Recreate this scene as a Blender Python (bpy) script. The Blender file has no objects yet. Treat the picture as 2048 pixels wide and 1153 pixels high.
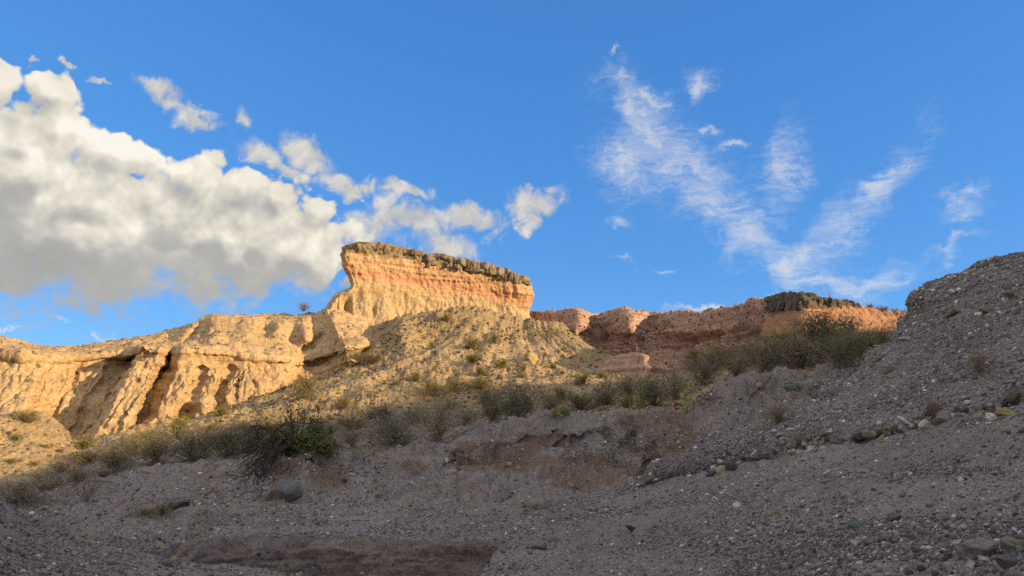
import bpy, math, random
import numpy as np
from mathutils import Vector, Matrix
from mathutils.bvhtree import BVHTree

rad = math.radians
random.seed(7)
rng = np.random.default_rng(11)
S = bpy.context.scene
COL = S.collection

# ------------------------------------------------------------------ camera, sun, sky, exposure
PITCH = rad(10.0)
F = 1365.3                       # focal length in pixels of the 2048 px wide photograph
CAM = np.array([0.0, 0.0, 1.6])
cd = bpy.data.cameras.new('camera')
cd.sensor_width = 36.0
cd.lens = 24.0
cd.clip_start = 0.05
cd.clip_end = 12000
cam = bpy.data.objects.new('camera', cd)
COL.objects.link(cam)
cam.location = CAM
cam.rotation_euler = (rad(90) + PITCH, 0, 0)
S.camera = cam

SUN_EL = rad(15.0)
SUN_AZ = rad(72.0)               # to the right of straight behind the camera
SUNV = np.array([math.sin(SUN_AZ) * math.cos(SUN_EL), -math.cos(SUN_AZ) * math.cos(SUN_EL), math.sin(SUN_EL)])
ld = bpy.data.lights.new('sun', 'SUN')
ld.energy = 5.0
ld.angle = rad(0.55)
ld.color = (1.0, 0.725, 0.39)
sun = bpy.data.objects.new('sun', ld)
COL.objects.link(sun)
sun.rotation_euler = Vector(SUNV).to_track_quat('Z', 'Y').to_euler()
sun.location = (60, -40, 60)

S.view_settings.view_transform = 'Standard'
S.view_settings.look = 'None'
S.view_settings.gamma = 1.0
S.view_settings.use_curve_mapping = False
EXPO = 0.8
S.view_settings.exposure = EXPO
S.render.engine = 'CYCLES'
S.cycles.use_denoising = False
S.cycles.max_bounces = 5
S.cycles.diffuse_bounces = 3

SKY_STRENGTH = 0.15


class NT:
    """small helper round a node tree"""
    def __init__(s, tree):
        s.t = tree
        s.n = tree.nodes
        s.l = tree.links

    def add(s, typ, **kw):
        n = s.n.new(typ)
        for k, v in kw.items():
            setattr(n, k, v)
        return n

    def put(s, sock, v):
        if isinstance(v, bpy.types.NodeSocket):
            s.l.new(v, sock)
        elif v is not None:
            sock.default_value = v

    def math(s, op, a, b=None, c=None, clamp=False):
        n = s.add('ShaderNodeMath', operation=op)
        n.use_clamp = clamp
        s.put(n.inputs[0], a)
        if b is not None:
            s.put(n.inputs[1], b)
        if c is not None:
            s.put(n.inputs[2], c)
        return n.outputs[0]

    def vmath(s, op, a, b=None):
        n = s.add('ShaderNodeVectorMath', operation=op)
        s.put(n.inputs[0], a)
        if b is not None:
            s.put(n.inputs[1], b)
        return n.outputs['Value'] if op in ('LENGTH', 'DOT_PRODUCT') else n.outputs[0]

    def noise(s, vec, scale, detail=6, rough=0.55, dist=0.0, color=False, lac=2.0):
        n = s.add('ShaderNodeTexNoise')
        s.put(n.inputs['Vector'], vec)
        n.inputs['Scale'].default_value = scale
        n.inputs['Detail'].default_value = detail
        n.inputs['Roughness'].default_value = rough
        n.inputs['Lacunarity'].default_value = lac
        n.inputs['Distortion'].default_value = dist
        return n.outputs['Color' if color else 'Fac']

    def noise2(s, *a, **k):
        o = s.noise(*a, **k)
        o.node.noise_dimensions = '2D'
        return o

    def ramp(s, fac, stops, interp='LINEAR'):
        n = s.add('ShaderNodeValToRGB')
        cr = n.color_ramp
        cr.interpolation = interp
        while len(cr.elements) > 1:
            cr.elements.remove(cr.elements[-1])
        for i, (p, c) in enumerate(stops):
            if i == 0:
                e = cr.elements[0]
                e.position = p
            else:
                e = cr.elements.new(p)
            e.color = (c[0], c[1], c[2], 1) if not isinstance(c, (int, float)) else (c, c, c, 1)
        s.put(n.inputs[0], fac)
        return n.outputs[0]

    def mix(s, fac, a, b, mode='MIX'):
        n = s.add('ShaderNodeMix', data_type='RGBA', blend_type=mode)
        s.put(n.inputs[0], fac)
        for sock, v in ((n.inputs[6], a), (n.inputs[7], b)):
            if isinstance(v, (tuple, list)):
                v = (v[0], v[1], v[2], 1)
            s.put(sock, v)
        return n.outputs[2]

    def mapr(s, v, a, b, c=0.0, d=1.0, smooth=False):
        n = s.add('ShaderNodeMapRange')
        n.interpolation_type = 'SMOOTHSTEP' if smooth else 'LINEAR'
        s.put(n.inputs[0], v)
        for i, q in enumerate((a, b, c, d)):
            s.put(n.inputs[i + 1], q)
        return n.outputs[0]

    def mapping(s, vec, loc=(0, 0, 0), rot=(0, 0, 0), scale=(1, 1, 1), typ='POINT'):
        n = s.add('ShaderNodeMapping', vector_type=typ)
        s.put(n.inputs[0], vec)
        n.inputs['Location'].default_value = loc
        n.inputs['Rotation'].default_value = rot
        n.inputs['Scale'].default_value = scale
        return n.outputs[0]


def ray(u, v):
    """unit-horizontal ray direction(s) through a point of the photograph"""
    u = np.asarray(u, float)
    v = np.asarray(v, float)
    x = (u - 1024.0) / F
    y = (576.5 - v) / F
    Y = math.cos(PITCH) - y * math.sin(PITCH)
    Z = math.sin(PITCH) + y * math.cos(PITCH)
    h = np.hypot(x, Y)
    return np.stack([x / h, Y / h, Z / h], -1)


def at(u, v, r):
    """the place seen at (u, v), r metres away over the ground"""
    return CAM + ray(u, v) * np.asarray(r, float)[..., None]


def proj(P):
    d = P - CAM
    fw = d[..., 1] * math.cos(PITCH) + d[..., 2] * math.sin(PITCH)
    up = -d[..., 1] * math.sin(PITCH) + d[..., 2] * math.cos(PITCH)
    return 1024 + F * d[..., 0] / fw, 576.5 - F * up / fw


def azel(u, v):
    d = ray(u, v)
    d = d / np.linalg.norm(d, axis=-1, keepdims=True)
    return math.atan2(d[0], d[1]), math.asin(d[2])


# ---- the sky: Nishita plus clouds at fixed compass bearings and heights
world = bpy.data.worlds.new('World')
S.world = world
world.use_nodes = True
wt = world.node_tree
wt.nodes.clear()
world.cycles.sampling_method = 'MANUAL'
world.cycles.sample_map_resolution = 256
W = NT(wt)
out = W.add('ShaderNodeOutputWorld')
bg = W.add('ShaderNodeBackground')
bg.inputs['Strength'].default_value = SKY_STRENGTH
W.l.new(bg.outputs[0], out.inputs[0])
sky = W.add('ShaderNodeTexSky', sky_type='NISHITA')
sky.sun_disc = False
sky.sun_elevation = SUN_EL
sky.sun_rotation = math.pi - SUN_AZ      # bearing of the sun measured from +Y
sky.altitude = 2500
sky.air_density = 1.0
sky.dust_density = 0.0
sky.ozone_density = 2.0
geo = W.add('ShaderNodeTexCoord')
dirv = geo.outputs['Generated']
sep = W.add('ShaderNodeSeparateXYZ')
W.l.new(dirv, sep.inputs[0])
az_n = W.math('ARCTAN2', sep.outputs[0], sep.outputs[1])
el_n = W.math('ARCSINE', sep.outputs[2])
cmb = W.add('ShaderNodeCombineXYZ')
W.l.new(az_n, cmb.inputs[0])
W.l.new(el_n, cmb.inputs[1])
AE = cmb.outputs[0]


def ell(nt, vec, u, v, ru, rv, deg=0.0):
    """1 at the middle of an oval patch of sky, 0 at its rim"""
    a, e = azel(u, v)
    sa = math.cos(a) ** 2 * 1.02
    m = nt.mapping(vec, (a, e, 0), (0, 0, rad(deg)), (ru / F * sa * 1.03, rv / F * math.cos(e) * math.cos(a) * 0.98, 1), 'TEXTURE')
    return nt.math('SUBTRACT', 1.0, nt.vmath('LENGTH', m))


CUM = [(-300, 330, 300, 240, 0), (40, 330, 150, 150, 0), (-5, 158, 50, 48, 0), (98, 184, 52, 36, 0), (110, 250, 66, 60, 0), (235, 312, 100, 46, 0),
       (150, 448, 310, 150, 0), (430, 470, 265, 122, 0), (390, 348, 66, 44, 0), (482, 380, 62, 52, 0), (566, 396, 30, 30, 0), (610, 490, 84, 84, 0),
       (640, 425, 34, 28, 0), (-50, 545, 120, 46, 0)]
SOFT = [(700, 371, 62, 27, 0), (808, 380, 50, 20, 0), (1055, 404, 62, 32, 0), (1052, 436, 20, 20, 60), (820, 446, 122, 44, 0),
        (950, 446, 64, 34, 0), (880, 500, 80, 30, -10), (620, 306, 62, 34, -25), (560, 334, 74, 26, -15), (385, 238, 52, 24, -15),
        (308, 186, 54, 24, -10), (70, 137, 18, 9, 0), (146, 126, 18, 12, -40), (196, 158, 18, 8, 0), (480, 245, 24, 22, -60)]
CIR = [(1300, 250, 150, 62, -48), (1400, 370, 190, 80, -50), (1500, 470, 100, 62, -45), (1235, 160, 60, 30, -20), (1300, 195, 70, 34, -20), (1395, 165, 34, 30, 0),
       (1430, 260, 26, 12, -15), (1560, 350, 110, 66, 75), (1465, 292, 34, 14, 0), (1770, 370, 150, 46, 45), (1680, 460, 90, 60, 40), (1600, 520, 90, 60, 20),
       (1915, 430, 62, 34, 35), (1945, 385, 50, 20, 30), (1740, 560, 150, 34, 14), (1900, 500, 80, 18, 28), (1640, 570, 120, 34, 0), (1450, 610, 130, 13, 6),
       (1240, 445, 34, 18, -10), (1235, 525, 22, 9, 0), (1320, 540, 22, 6, 0), (30, 643, 34, 4, -3), (130, 657, 30, 5, -3), (205, 668, 36, 7, -4), (1225, 108, 24, 12, 10),
       (1250, 330, 80, 90, -40)]

g = bpy.data.node_groups.new('cloud_density', 'ShaderNodeTree')
g.interface.new_socket('Vector', in_out='INPUT', socket_type='NodeSocketVector')
g.interface.new_socket('Density', in_out='OUTPUT', socket_type='NodeSocketFloat')
g.interface.new_socket('Mass', in_out='OUTPUT', socket_type='NodeSocketFloat')
G = NT(g)
gi = G.add('NodeGroupInput')
go = G.add('NodeGroupOutput')
vec = gi.outputs[0]
w1 = G.noise2(vec, 9, 4, 0.55, color=True)
warp = G.vmath('ADD', vec, G.vmath('SCALE', G.vmath('SUBTRACT', w1, (0.5, 0.5, 0.5))))
for nd in g.nodes:
    if nd.type == 'VECT_MATH' and nd.operation == 'SCALE':
        nd.inputs['Scale'].default_value = 0.032
acc = None
for e in CUM:
    d = ell(G, warp, *e)
    if acc is None:
        acc = d
    else:
        n = G.add('ShaderNodeMath', operation='SMOOTH_MAX')
        G.put(n.inputs[0], acc)
        G.put(n.inputs[1], d)
        n.inputs[2].default_value = 0.10
        acc = n.outputs[0]
# billows: rounded knobs at three sizes
dn = acc
for sc_, wt_, sm_ in ((15, 0.62, 0.5), (33, 0.44, 0.4), (74, 0.34, 0.3)):
    vor = G.add('ShaderNodeTexVoronoi', feature='SMOOTH_F1', distance='EUCLIDEAN', voronoi_dimensions='2D')
    G.put(vor.inputs['Vector'], warp)
    vor.inputs['Scale'].default_value = sc_
    vor.inputs['Smoothness'].default_value = sm_
    dn = G.math('ADD', dn, G.math('MULTIPLY', G.math('SUBTRACT', 0.42, vor.outputs['Distance']), wt_))
fb = G.math('SUBTRACT', G.noise2(vec, 30, 6, 0.62, 0.2), 0.5)
dn = G.math('ADD', dn, G.math('MULTIPLY', fb, 0.75))
G.put(go.inputs[0], dn)
G.put(go.inputs[1], acc)


def dens(v):
    n = W.add('ShaderNodeGroup')
    n.node_tree = g
    W.put(n.inputs[0], v)
    return n.outputs[0]


d0 = dens(AE)
d1 = dens(W.vmath('ADD', AE, (0.010, 0.020, 0)))
d2 = dens(W.vmath('ADD', AE, (0.03, 0.085, 0)))
rel = W.math('MAXIMUM', W.math('MINIMUM', W.math('SUBTRACT', d0, d1), 0.7), -0.7)
m0, m2 = d0.node.outputs[1], d2.node.outputs[1]
big = W.math('SUBTRACT', W.math('MINIMUM', m0, 0.9), W.math('MINIMUM', m2, 0.9))
soft = W.mapr(big, -0.55, 0.15, 0.36, 0.09, smooth=True)
alpha = W.mapr(W.math('MAXIMUM', d0, W.math('SUBTRACT', W.math('MULTIPLY', m0, 1.6), 0.42)), W.math('SUBTRACT', -0.10, soft), W.math('ADD', -0.04, soft), smooth=True)
patches = W.math('SUBTRACT', W.noise2(W.mapping(AE, scale=(0.7, 1.4, 1)), 6.5, 3, 0.5), 0.5)
upper = W.mapr(W.math('ADD', big, W.math('MULTIPLY', rel, 0.16)), -0.10, 0.55, smooth=True)
lit = W.math('ADD', W.math('ADD', 0.24, W.math('MULTIPLY', W.math('MULTIPLY', rel, W.math('ADD', 0.12, upper)), 0.40)), W.math('ADD', W.math('MULTIPLY', upper, 0.40), W.math('ADD', W.math('MULTIPLY', patches, 0.65), W.math('MULTIPLY', W.math('SUBTRACT', W.noise2(AE, 34, 6, 0.6), 0.5), 0.35))))
cum_col = W.ramp(lit, [(0.0, (0.385, 0.385, 0.37)), (0.26, (0.46, 0.455, 0.43)), (0.50, (0.60, 0.58, 0.52)), (0.78, (0.80, 0.755, 0.64)), (1.1 / 1.1, (0.97, 0.93, 0.82))])
# soft puffs
pw = W.noise2(AE, 12, 6, 0.62, color=True)
wn = W.add('ShaderNodeVectorMath', operation='SCALE')
W.put(wn.inputs[0], W.vmath('SUBTRACT', pw, (0.5, 0.5, 0.5)))
wn.inputs['Scale'].default_value = 0.085
AEW = W.vmath('ADD', AE, wn.outputs[0])


def oval_max(items, vec, k, grow=1.0):
    a = None
    for e in items:
        d = ell(W, vec, e[0], e[1], e[2] * grow, e[3] * grow, e[4])
        if a is None:
            a = d
        else:
            n = W.add('ShaderNodeMath', operation='SMOOTH_MAX')
            W.put(n.inputs[0], a)
            W.put(n.inputs[1], d)
            n.inputs[2].default_value = k
            a = n.outputs[0]
    return a


so = oval_max(SOFT, AEW, 0.1, 1.1)
sn = W.math('SUBTRACT', W.noise2(AE, 24, 9, 0.62, 0.4), 0.5)
sd = W.math('ADD', so, W.math('MULTIPLY', sn, 1.7))
s_alpha = W.math('MULTIPLY', W.mapr(sd, -0.15, 0.75, smooth=True), 0.9)
s_col = W.ramp(W.math('ADD', W.math('MULTIPLY', sn, 1.6), 0.5), [(0.0, (0.44, 0.45, 0.46)), (0.45, (0.60, 0.58, 0.53)), (1.0, (0.90, 0.84, 0.72))])
# high ice cloud: long fibres rising to the right
fib_v = W.mapping(AEW, rot=(0, 0, rad(-24)), scale=(16, 150, 1))
f1 = W.noise2(fib_v, 1.0, 6, 0.7, 0.3)
f2 = W.noise2(W.mapping(AE, rot=(0, 0, rad(-6)), scale=(26, 130, 1)), 1.0, 6, 0.68, 0.4)
ci = oval_max(CIR, AEW, 0.25, 1.35)
blot = W.noise2(AEW, 12, 5, 0.6)
tex = W.math('ADD', W.math('MULTIPLY', W.math('SUBTRACT', f1, 0.5), 2.0), W.math('ADD', W.math('MULTIPLY', W.math('SUBTRACT', f2, 0.5), 1.3), W.math('MULTIPLY', W.math('SUBTRACT', blot, 0.5), 2.4)))
cden = W.math('ADD', W.mapr(ci, -0.1, 1.0), W.math('MULTIPLY', tex, 0.62))
c_env = W.mapr(ci, -0.40, 0.95, smooth=True)
c_alpha = W.math('MULTIPLY', W.math('MULTIPLY', W.mapr(cden, 0.06, 1.5, smooth=True), c_env), 0.74)
K = 2.0 ** -EXPO / SKY_STRENGTH
hs = W.add('ShaderNodeHueSaturation')
W.l.new(sky.outputs[0], hs.inputs['Color'])
hs.inputs['Saturation'].default_value = 1.15
hs.inputs['Value'].default_value = 1.0
sc3 = W.add('ShaderNodeSeparateColor')
W.l.new(hs.outputs[0], sc3.inputs[0])
cc3 = W.add('ShaderNodeCombineColor')
for ch, (A_, p_) in enumerate(((0.235, 0.55), (0.455, 0.45), (0.80, 0.37))):
    W.put(cc3.inputs[ch], W.math('MULTIPLY', W.math('POWER', W.math('MULTIPLY', sc3.outputs[ch], 1.0 / K), p_), A_ * K))
skyc = cc3.outputs[0]


def scaled(c):
    n = W.add('ShaderNodeVectorMath', operation='SCALE')
    W.put(n.inputs[0], c)
    n.inputs['Scale'].default_value = K
    return n.outputs[0]


c = W.mix(c_alpha, skyc, scaled(W.mix(0.0, (0.78, 0.78, 0.78), (1, 1, 1))))
c = W.mix(s_alpha, c, scaled(s_col))
c = W.mix(alpha, c, scaled(cum_col))
# cumulus added out of view, made extra bright to lift and warm the shade
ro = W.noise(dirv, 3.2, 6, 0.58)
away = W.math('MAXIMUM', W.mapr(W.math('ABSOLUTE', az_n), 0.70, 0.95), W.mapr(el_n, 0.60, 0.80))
fill_alpha = W.math('MULTIPLY', W.mapr(ro, 0.42, 0.54, smooth=True), W.math('MULTIPLY', away, 0.95))
fill_col = W.ramp(W.noise(dirv, 7, 4, 0.6), [(0.3, (0.95, 0.91, 0.82)), (0.65, (1.85, 1.69, 1.40))])
c = W.mix(fill_alpha, c, scaled(fill_col))
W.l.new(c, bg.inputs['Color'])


# ------------------------------------------------------------------ noise in numpy
_perm = np.random.default_rng(3).permutation(256).astype(np.int32)
_perm = np.concatenate([_perm, _perm, _perm])
_gr = np.random.default_rng(4).normal(size=(256, 3)).astype(np.float32)
_gr /= np.linalg.norm(_gr, axis=1, keepdims=True)


def perlin(P):
    shp = P.shape[:-1]
    P = P.reshape(-1, 3).astype(np.float32)
    I = np.floor(P).astype(np.int32)
    f = P - I
    I &= 255
    w = f * f * f * (f * (f * 6 - 15) + 10)
    res = np.zeros(len(P), np.float32)
    for dx in (0, 1):
        wx = w[:, 0] if dx else 1 - w[:, 0]
        a = _perm[I[:, 0] + dx]
        for dy in (0, 1):
            wy = wx * (w[:, 1] if dy else 1 - w[:, 1])
            b = _perm[a + I[:, 1] + dy]
            for dz in (0, 1):
                gq = _gr[_perm[b + I[:, 2] + dz] & 255]
                dt = gq[:, 0] * (f[:, 0] - dx) + gq[:, 1] * (f[:, 1] - dy) + gq[:, 2] * (f[:, 2] - dz)
                res += wy * (w[:, 2] if dz else 1 - w[:, 2]) * dt
    return (res * 1.5).reshape(shp)


def fbm(P, freq, octs=4, gain=0.5, off=0.0, ridged=False):
    t = np.zeros(P.shape[:-1], np.float32)
    a = 1.0
    for k in range(octs):
        n = perlin(P * freq + off + 17.3 * k)
        if ridged:
            n = 1 - 2 * np.abs(n)
        t += a * n
        freq *= 2.03
        a *= gain
    return t


def pchip(x, y, xq):
    """monotone cubic along axis 0 of y"""
    x = np.asarray(x, float)
    y = np.asarray(y, float)
    n = len(x)
    h = np.diff(x)
    d = np.diff(y, axis=0) / h.reshape((-1,) + (1,) * (y.ndim - 1))
    m = np.zeros_like(y)
    if n == 2:
        m[:] = d[0]
    else:
        m[0], m[-1] = d[0], d[-1]
        for i in range(1, n - 1):
            w1, w2 = 2 * h[i] + h[i - 1], h[i] + 2 * h[i - 1]
            ok = d[i - 1] * d[i] > 0
            with np.errstate(divide='ignore', invalid='ignore'):
                mm = (w1 + w2) / (w1 / d[i - 1] + w2 / d[i])
            m[i] = np.where(ok, mm, 0)
    k = np.clip(np.searchsorted(x, xq, side='right') - 1, 0, n - 2)
    sh = (-1,) + (1,) * (y.ndim - 1)
    t = ((xq - x[k]) / h[k]).reshape(sh)
    hk = h[k].reshape(sh)
    return ((2 * t**3 - 3 * t**2 + 1) * y[k] + (t**3 - 2 * t**2 + t) * hk * m[k] + (-2 * t**3 + 3 * t**2) * y[k + 1] + (t**3 - t**2) * hk * m[k + 1])


# ------------------------------------------------------------------ materials
def new_mat(name, rough=0.95):
    m = bpy.data.materials.new(name)
    m.use_nodes = True
    m.node_tree.nodes.clear()
    n = NT(m.node_tree)
    o = n.add('ShaderNodeOutputMaterial')
    b = n.add('ShaderNodeBsdfPrincipled')
    b.inputs['Roughness'].default_value = rough
    b.inputs['Specular IOR Level'].default_value = 0.25
    n.l.new(b.outputs[0], o.inputs[0])
    return m, n, b


def bump(n, b, hs):
    nrm = None
    for h, st, dist in hs:
        q = n.add('ShaderNodeBump')
        q.inputs['Strength'].default_value = st
        q.inputs['Distance'].default_value = dist
        n.put(q.inputs['Height'], h)
        if nrm is not None:
            n.l.new(nrm, q.inputs['Normal'])
        nrm = q.outputs[0]
    n.l.new(nrm, b.inputs['Normal'])


def attr(n, name):
    a = n.add('ShaderNodeAttribute')
    a.attribute_name = name
    return a.outputs['Fac']


def pos(n):
    return n.add('ShaderNodeTexCoord').outputs['Object']


def soil_mat(name, cols, big, mid, fine, grit=None, strata=None, bumpd=0.03, stain=None, deposit=None):
    """earth: three tones on two noise sizes, grit specks, optional bedding lines by height"""
    m, n, b = new_mat(name)
    p = pos(n)
    nb = n.noise(p, big, 5, 0.6)
    nm = n.noise(p, mid, 6, 0.62)
    f = n.math('ADD', n.math('MULTIPLY', nb, 0.55), n.math('MULTIPLY', nm, 0.45))
    c = n.ramp(f, [(0.34, cols[0]), (0.5, cols[1]), (0.66, cols[2])])
    hts = []
    if strata:
        sv = n.mapping(p, rot=(rad(strata[3]), rad(strata[2]), 0), scale=(0.12, 0.12, strata[0]))
        sn = n.noise(sv, 1.0, 5, 0.65, 0.25)
        c = n.mix(n.mapr(sn, 0.40, 0.66, 0.0, strata[4]), c, strata[1])
        hts.append((sn, 0.7, strata[5]))
    if stain:
        c = n.mix(n.mapr(n.noise(p, stain[0], 4, 0.6), 0.5, 0.68, 0, stain[2]), c, stain[1])
    if deposit:
        dm = n.math('ADD', attr(n, 'gravel'), n.math('MULTIPLY', n.math('SUBTRACT', n.noise(p, 1.1, 6, 0.65), 0.5), 1.6))
        c = n.mix(n.mapr(dm, 0.35, 0.62, smooth=True), c, n.ramp(f, [(0.34, deposit[0]), (0.66, deposit[1])]))
    nf = n.noise(p, fine, 4, 0.7)
    c = n.mix(1.0, c, n.ramp(nf, [(0.3, (0.62, 0.62, 0.62)), (0.7, (1.32, 1.32, 1.32))]), 'MULTIPLY')
    if grit:
        for gs, lo, hi, cov in grit:
            v = n.add('ShaderNodeTexVoronoi')
            n.put(v.inputs['Vector'], p)
            v.inputs['Scale'].default_value = gs
            sc = n.add('ShaderNodeSeparateColor')
            n.l.new(v.outputs['Color'], sc.inputs[0])
            gc = n.ramp(sc.outputs[0], [(0.0, lo), (0.55, tuple(0.6 * a + 0.4 * q for a, q in zip(lo, hi))), (1.0, hi)])
            pick = n.math('MULTIPLY', n.math('GREATER_THAN', sc.outputs[1], 1 - cov), n.mapr(v.outputs['Distance'], 0.30, 0.42, 1, 0))
            c = n.mix(n.math('MULTIPLY', pick, 0.85), c, gc)
            hts.append((n.math('MULTIPLY', pick, n.math('SUBTRACT', 1.0, v.outputs['Distance'])), 0.8, 0.35 / gs))
    n.put(b.inputs['Base Color'], c)
    hts += [(nm, 0.8, bumpd), (nf, 0.9, bumpd * 0.6)]
    bump(n, b, hts)
    return m


GREYS = [(55, (0.05, 0.045, 0.05), (0.46, 0.43, 0.42), 0.55), (24, (0.045, 0.042, 0.046), (0.42, 0.40, 0.38), 0.28)]
M_near = soil_mat('gravel_ground', [(0.108, 0.086, 0.081), (0.152, 0.123, 0.115), (0.20, 0.164, 0.154)], 0.5, 2.2, 40, GREYS, bumpd=0.02)
M_slope = soil_mat('gravel_slope', [(0.104, 0.083, 0.078), (0.148, 0.119, 0.112), (0.198, 0.162, 0.152)], 0.35, 1.5, 26, [(30, (0.05, 0.045, 0.05), (0.48, 0.45, 0.44), 0.6), (14, (0.05, 0.046, 0.05), (0.44, 0.41, 0.39), 0.28)], bumpd=0.04)
M_bank = soil_mat('bank_earth', [(0.115, 0.074, 0.052), (0.155, 0.104, 0.074), (0.205, 0.146, 0.106)], 0.4, 1.6, 16, [(22, (0.07, 0.058, 0.055), (0.42, 0.38, 0.35), 0.34), (11, (0.08, 0.067, 0.062), (0.38, 0.345, 0.31), 0.10)],
                  strata=(3.2, (0.10, 0.066, 0.048), 4, 0, 0.7, 0.08), bumpd=0.06, deposit=((0.15, 0.122, 0.108), (0.215, 0.18, 0.16)))
M_cut = soil_mat('cut_bank_earth', [(0.125, 0.096, 0.084), (0.165, 0.130, 0.114), (0.21, 0.171, 0.152)], 0.6, 2.6, 30, [(38, (0.06, 0.05, 0.05), (0.30, 0.27, 0.25), 0.10)], strata=(9, (0.11, 0.084, 0.072), 2, 0, 0.5, 0.05), bumpd=0.05)
M_bench = soil_mat('bench_gravel', [(0.125, 0.102, 0.094), (0.165, 0.137, 0.127), (0.21, 0.18, 0.167)], 0.5, 2.2, 30, [(34, (0.06, 0.052, 0.055), (0.45, 0.42, 0.40), 0.42)], bumpd=0.025)
M_valley = soil_mat('talus_earth', [(0.205, 0.142, 0.072), (0.285, 0.20, 0.104), (0.38, 0.275, 0.15)], 0.16, 0.9, 7, [(5.5, (0.10, 0.072, 0.045), (0.45, 0.34, 0.21), 0.38)], bumpd=0.10, deposit=((0.155, 0.125, 0.10), (0.25, 0.205, 0.165)))
M_cliff = soil_mat('cliff_sandstone', [(0.335, 0.22, 0.108), (0.41, 0.28, 0.146), (0.47, 0.335, 0.185)], 0.14, 0.8, 6, [(2.6, (0.10, 0.065, 0.04), (0.25, 0.17, 0.10), 0.10)], strata=(3.4, (0.30, 0.19, 0.10), 3, 0, 0.55, 0.12), bumpd=0.12)
M_red = soil_mat('red_ridge_earth', [(0.32, 0.205, 0.152), (0.40, 0.26, 0.19), (0.47, 0.32, 0.235)], 0.14, 0.8, 6, [(4.0, (0.10, 0.07, 0.05), (0.3, 0.2, 0.14), 0.15)], strata=(4.2, (0.27, 0.135, 0.098), 2, -2, 0.9, 0.2), bumpd=0.12)


def banded_mat(name, stops, maxs):
    """cliff whose beds have their own colours; the attribute 'bed' counts beds from the top"""
    m, n, b = new_mat(name)
    p = pos(n)
    w = n.math('SUBTRACT', n.noise(p, 0.35, 5, 0.6), 0.5)
    w2 = n.math('SUBTRACT', n.noise(n.mapping(p, scale=(0.25, 0.25, 3.0)), 1.0, 5, 0.7), 0.5)
    s = n.math('ADD', attr(n, 'bed'), n.math('ADD', n.math('MULTIPLY', w, 1.3), n.math('MULTIPLY', w2, 1.5)))
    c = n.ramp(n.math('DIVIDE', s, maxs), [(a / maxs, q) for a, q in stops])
    lines = n.noise(n.mapping(p, rot=(0, rad(5), 0), scale=(0.35, 0.35, 4.5)), 1.0, 4, 0.65, 0.6)
    low = n.mapr(n.math('DIVIDE', s, maxs), 0.42, 0.6, 1.0, 0.25)
    c = n.mix(low, c, n.ramp(lines, [(0.3, (0.90, 0.86, 0.83)), (0.65, (1.08, 1.08, 1.08))]), 'MULTIPLY')
    nm = n.noise(p, 0.9, 6, 0.65)
    nf = n.noise(p, 7, 4, 0.7)
    c = n.mix(1.0, c, n.ramp(nf, [(0.3, (0.66, 0.64, 0.62)), (0.7, (1.26, 1.26, 1.26))]), 'MULTIPLY')
    v = n.add('ShaderNodeTexVoronoi')
    n.put(v.inputs['Vector'], p)
    v.inputs['Scale'].default_value = 2.2
    sc = n.add('ShaderNodeSeparateColor')
    n.l.new(v.outputs['Color'], sc.inputs[0])
    hole = n.math('MULTIPLY', n.math('GREATER_THAN', sc.outputs[0], 0.82), n.mapr(v.outputs['Distance'], 0.12, 0.3, 1, 0))
    n.put(b.inputs['Base Color'], c)
    bump(n, b, [(n.math('MULTIPLY', lines, low), 0.5, 0.08), (hole, -0.9, 0.2), (nm, 0.8, 0.18), (nf, 0.9, 0.07)])
    return m


M_butte = banded_mat('butte_rock', [(0, (0.20, 0.155, 0.10)), (1.7, (0.22, 0.165, 0.10)), (2.0, (0.41, 0.285, 0.165)), (2.6, (0.43, 0.27, 0.155)), (3.3, (0.43, 0.265, 0.15)), (3.75, (0.43, 0.225, 0.128)), (4.2, (0.43, 0.255, 0.148)), (4.7, (0.40, 0.285, 0.16)), (6.5, (0.385, 0.285, 0.165)), (10, (0.36, 0.27, 0.155))], 10.0)
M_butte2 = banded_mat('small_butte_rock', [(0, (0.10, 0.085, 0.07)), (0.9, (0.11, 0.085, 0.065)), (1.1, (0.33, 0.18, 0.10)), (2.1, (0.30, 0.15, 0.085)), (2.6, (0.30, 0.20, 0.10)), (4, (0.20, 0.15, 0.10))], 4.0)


def rock_mat(name, stops, rough=0.9, sc=3.0, lichen=None, bd=0.08):
    m, n, b = new_mat(name, rough)
    p = pos(n)
    oi = n.add('ShaderNodeObjectInfo')
    c = n.ramp(oi.outputs['Random'], stops)
    pp = n.vmath('ADD', p, n.vmath('MULTIPLY', oi.outputs['Location'], (1.7, 2.3, 1.1)))
    nf = n.noise(pp, sc, 6, 0.7)
    c = n.mix(1.0, c, n.ramp(nf, [(0.3, (0.6, 0.6, 0.6)), (0.7, (1.35, 1.35, 1.35))]), 'MULTIPLY')
    if lichen:
        c = n.mix(n.mapr(n.noise(pp, sc * 0.8, 5, 0.7), 0.52, 0.62, 0, 0.8), c, lichen)
    n.put(b.inputs['Base Color'], c)
    bump(n, b, [(nf, 0.8, bd)])
    return m


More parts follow.
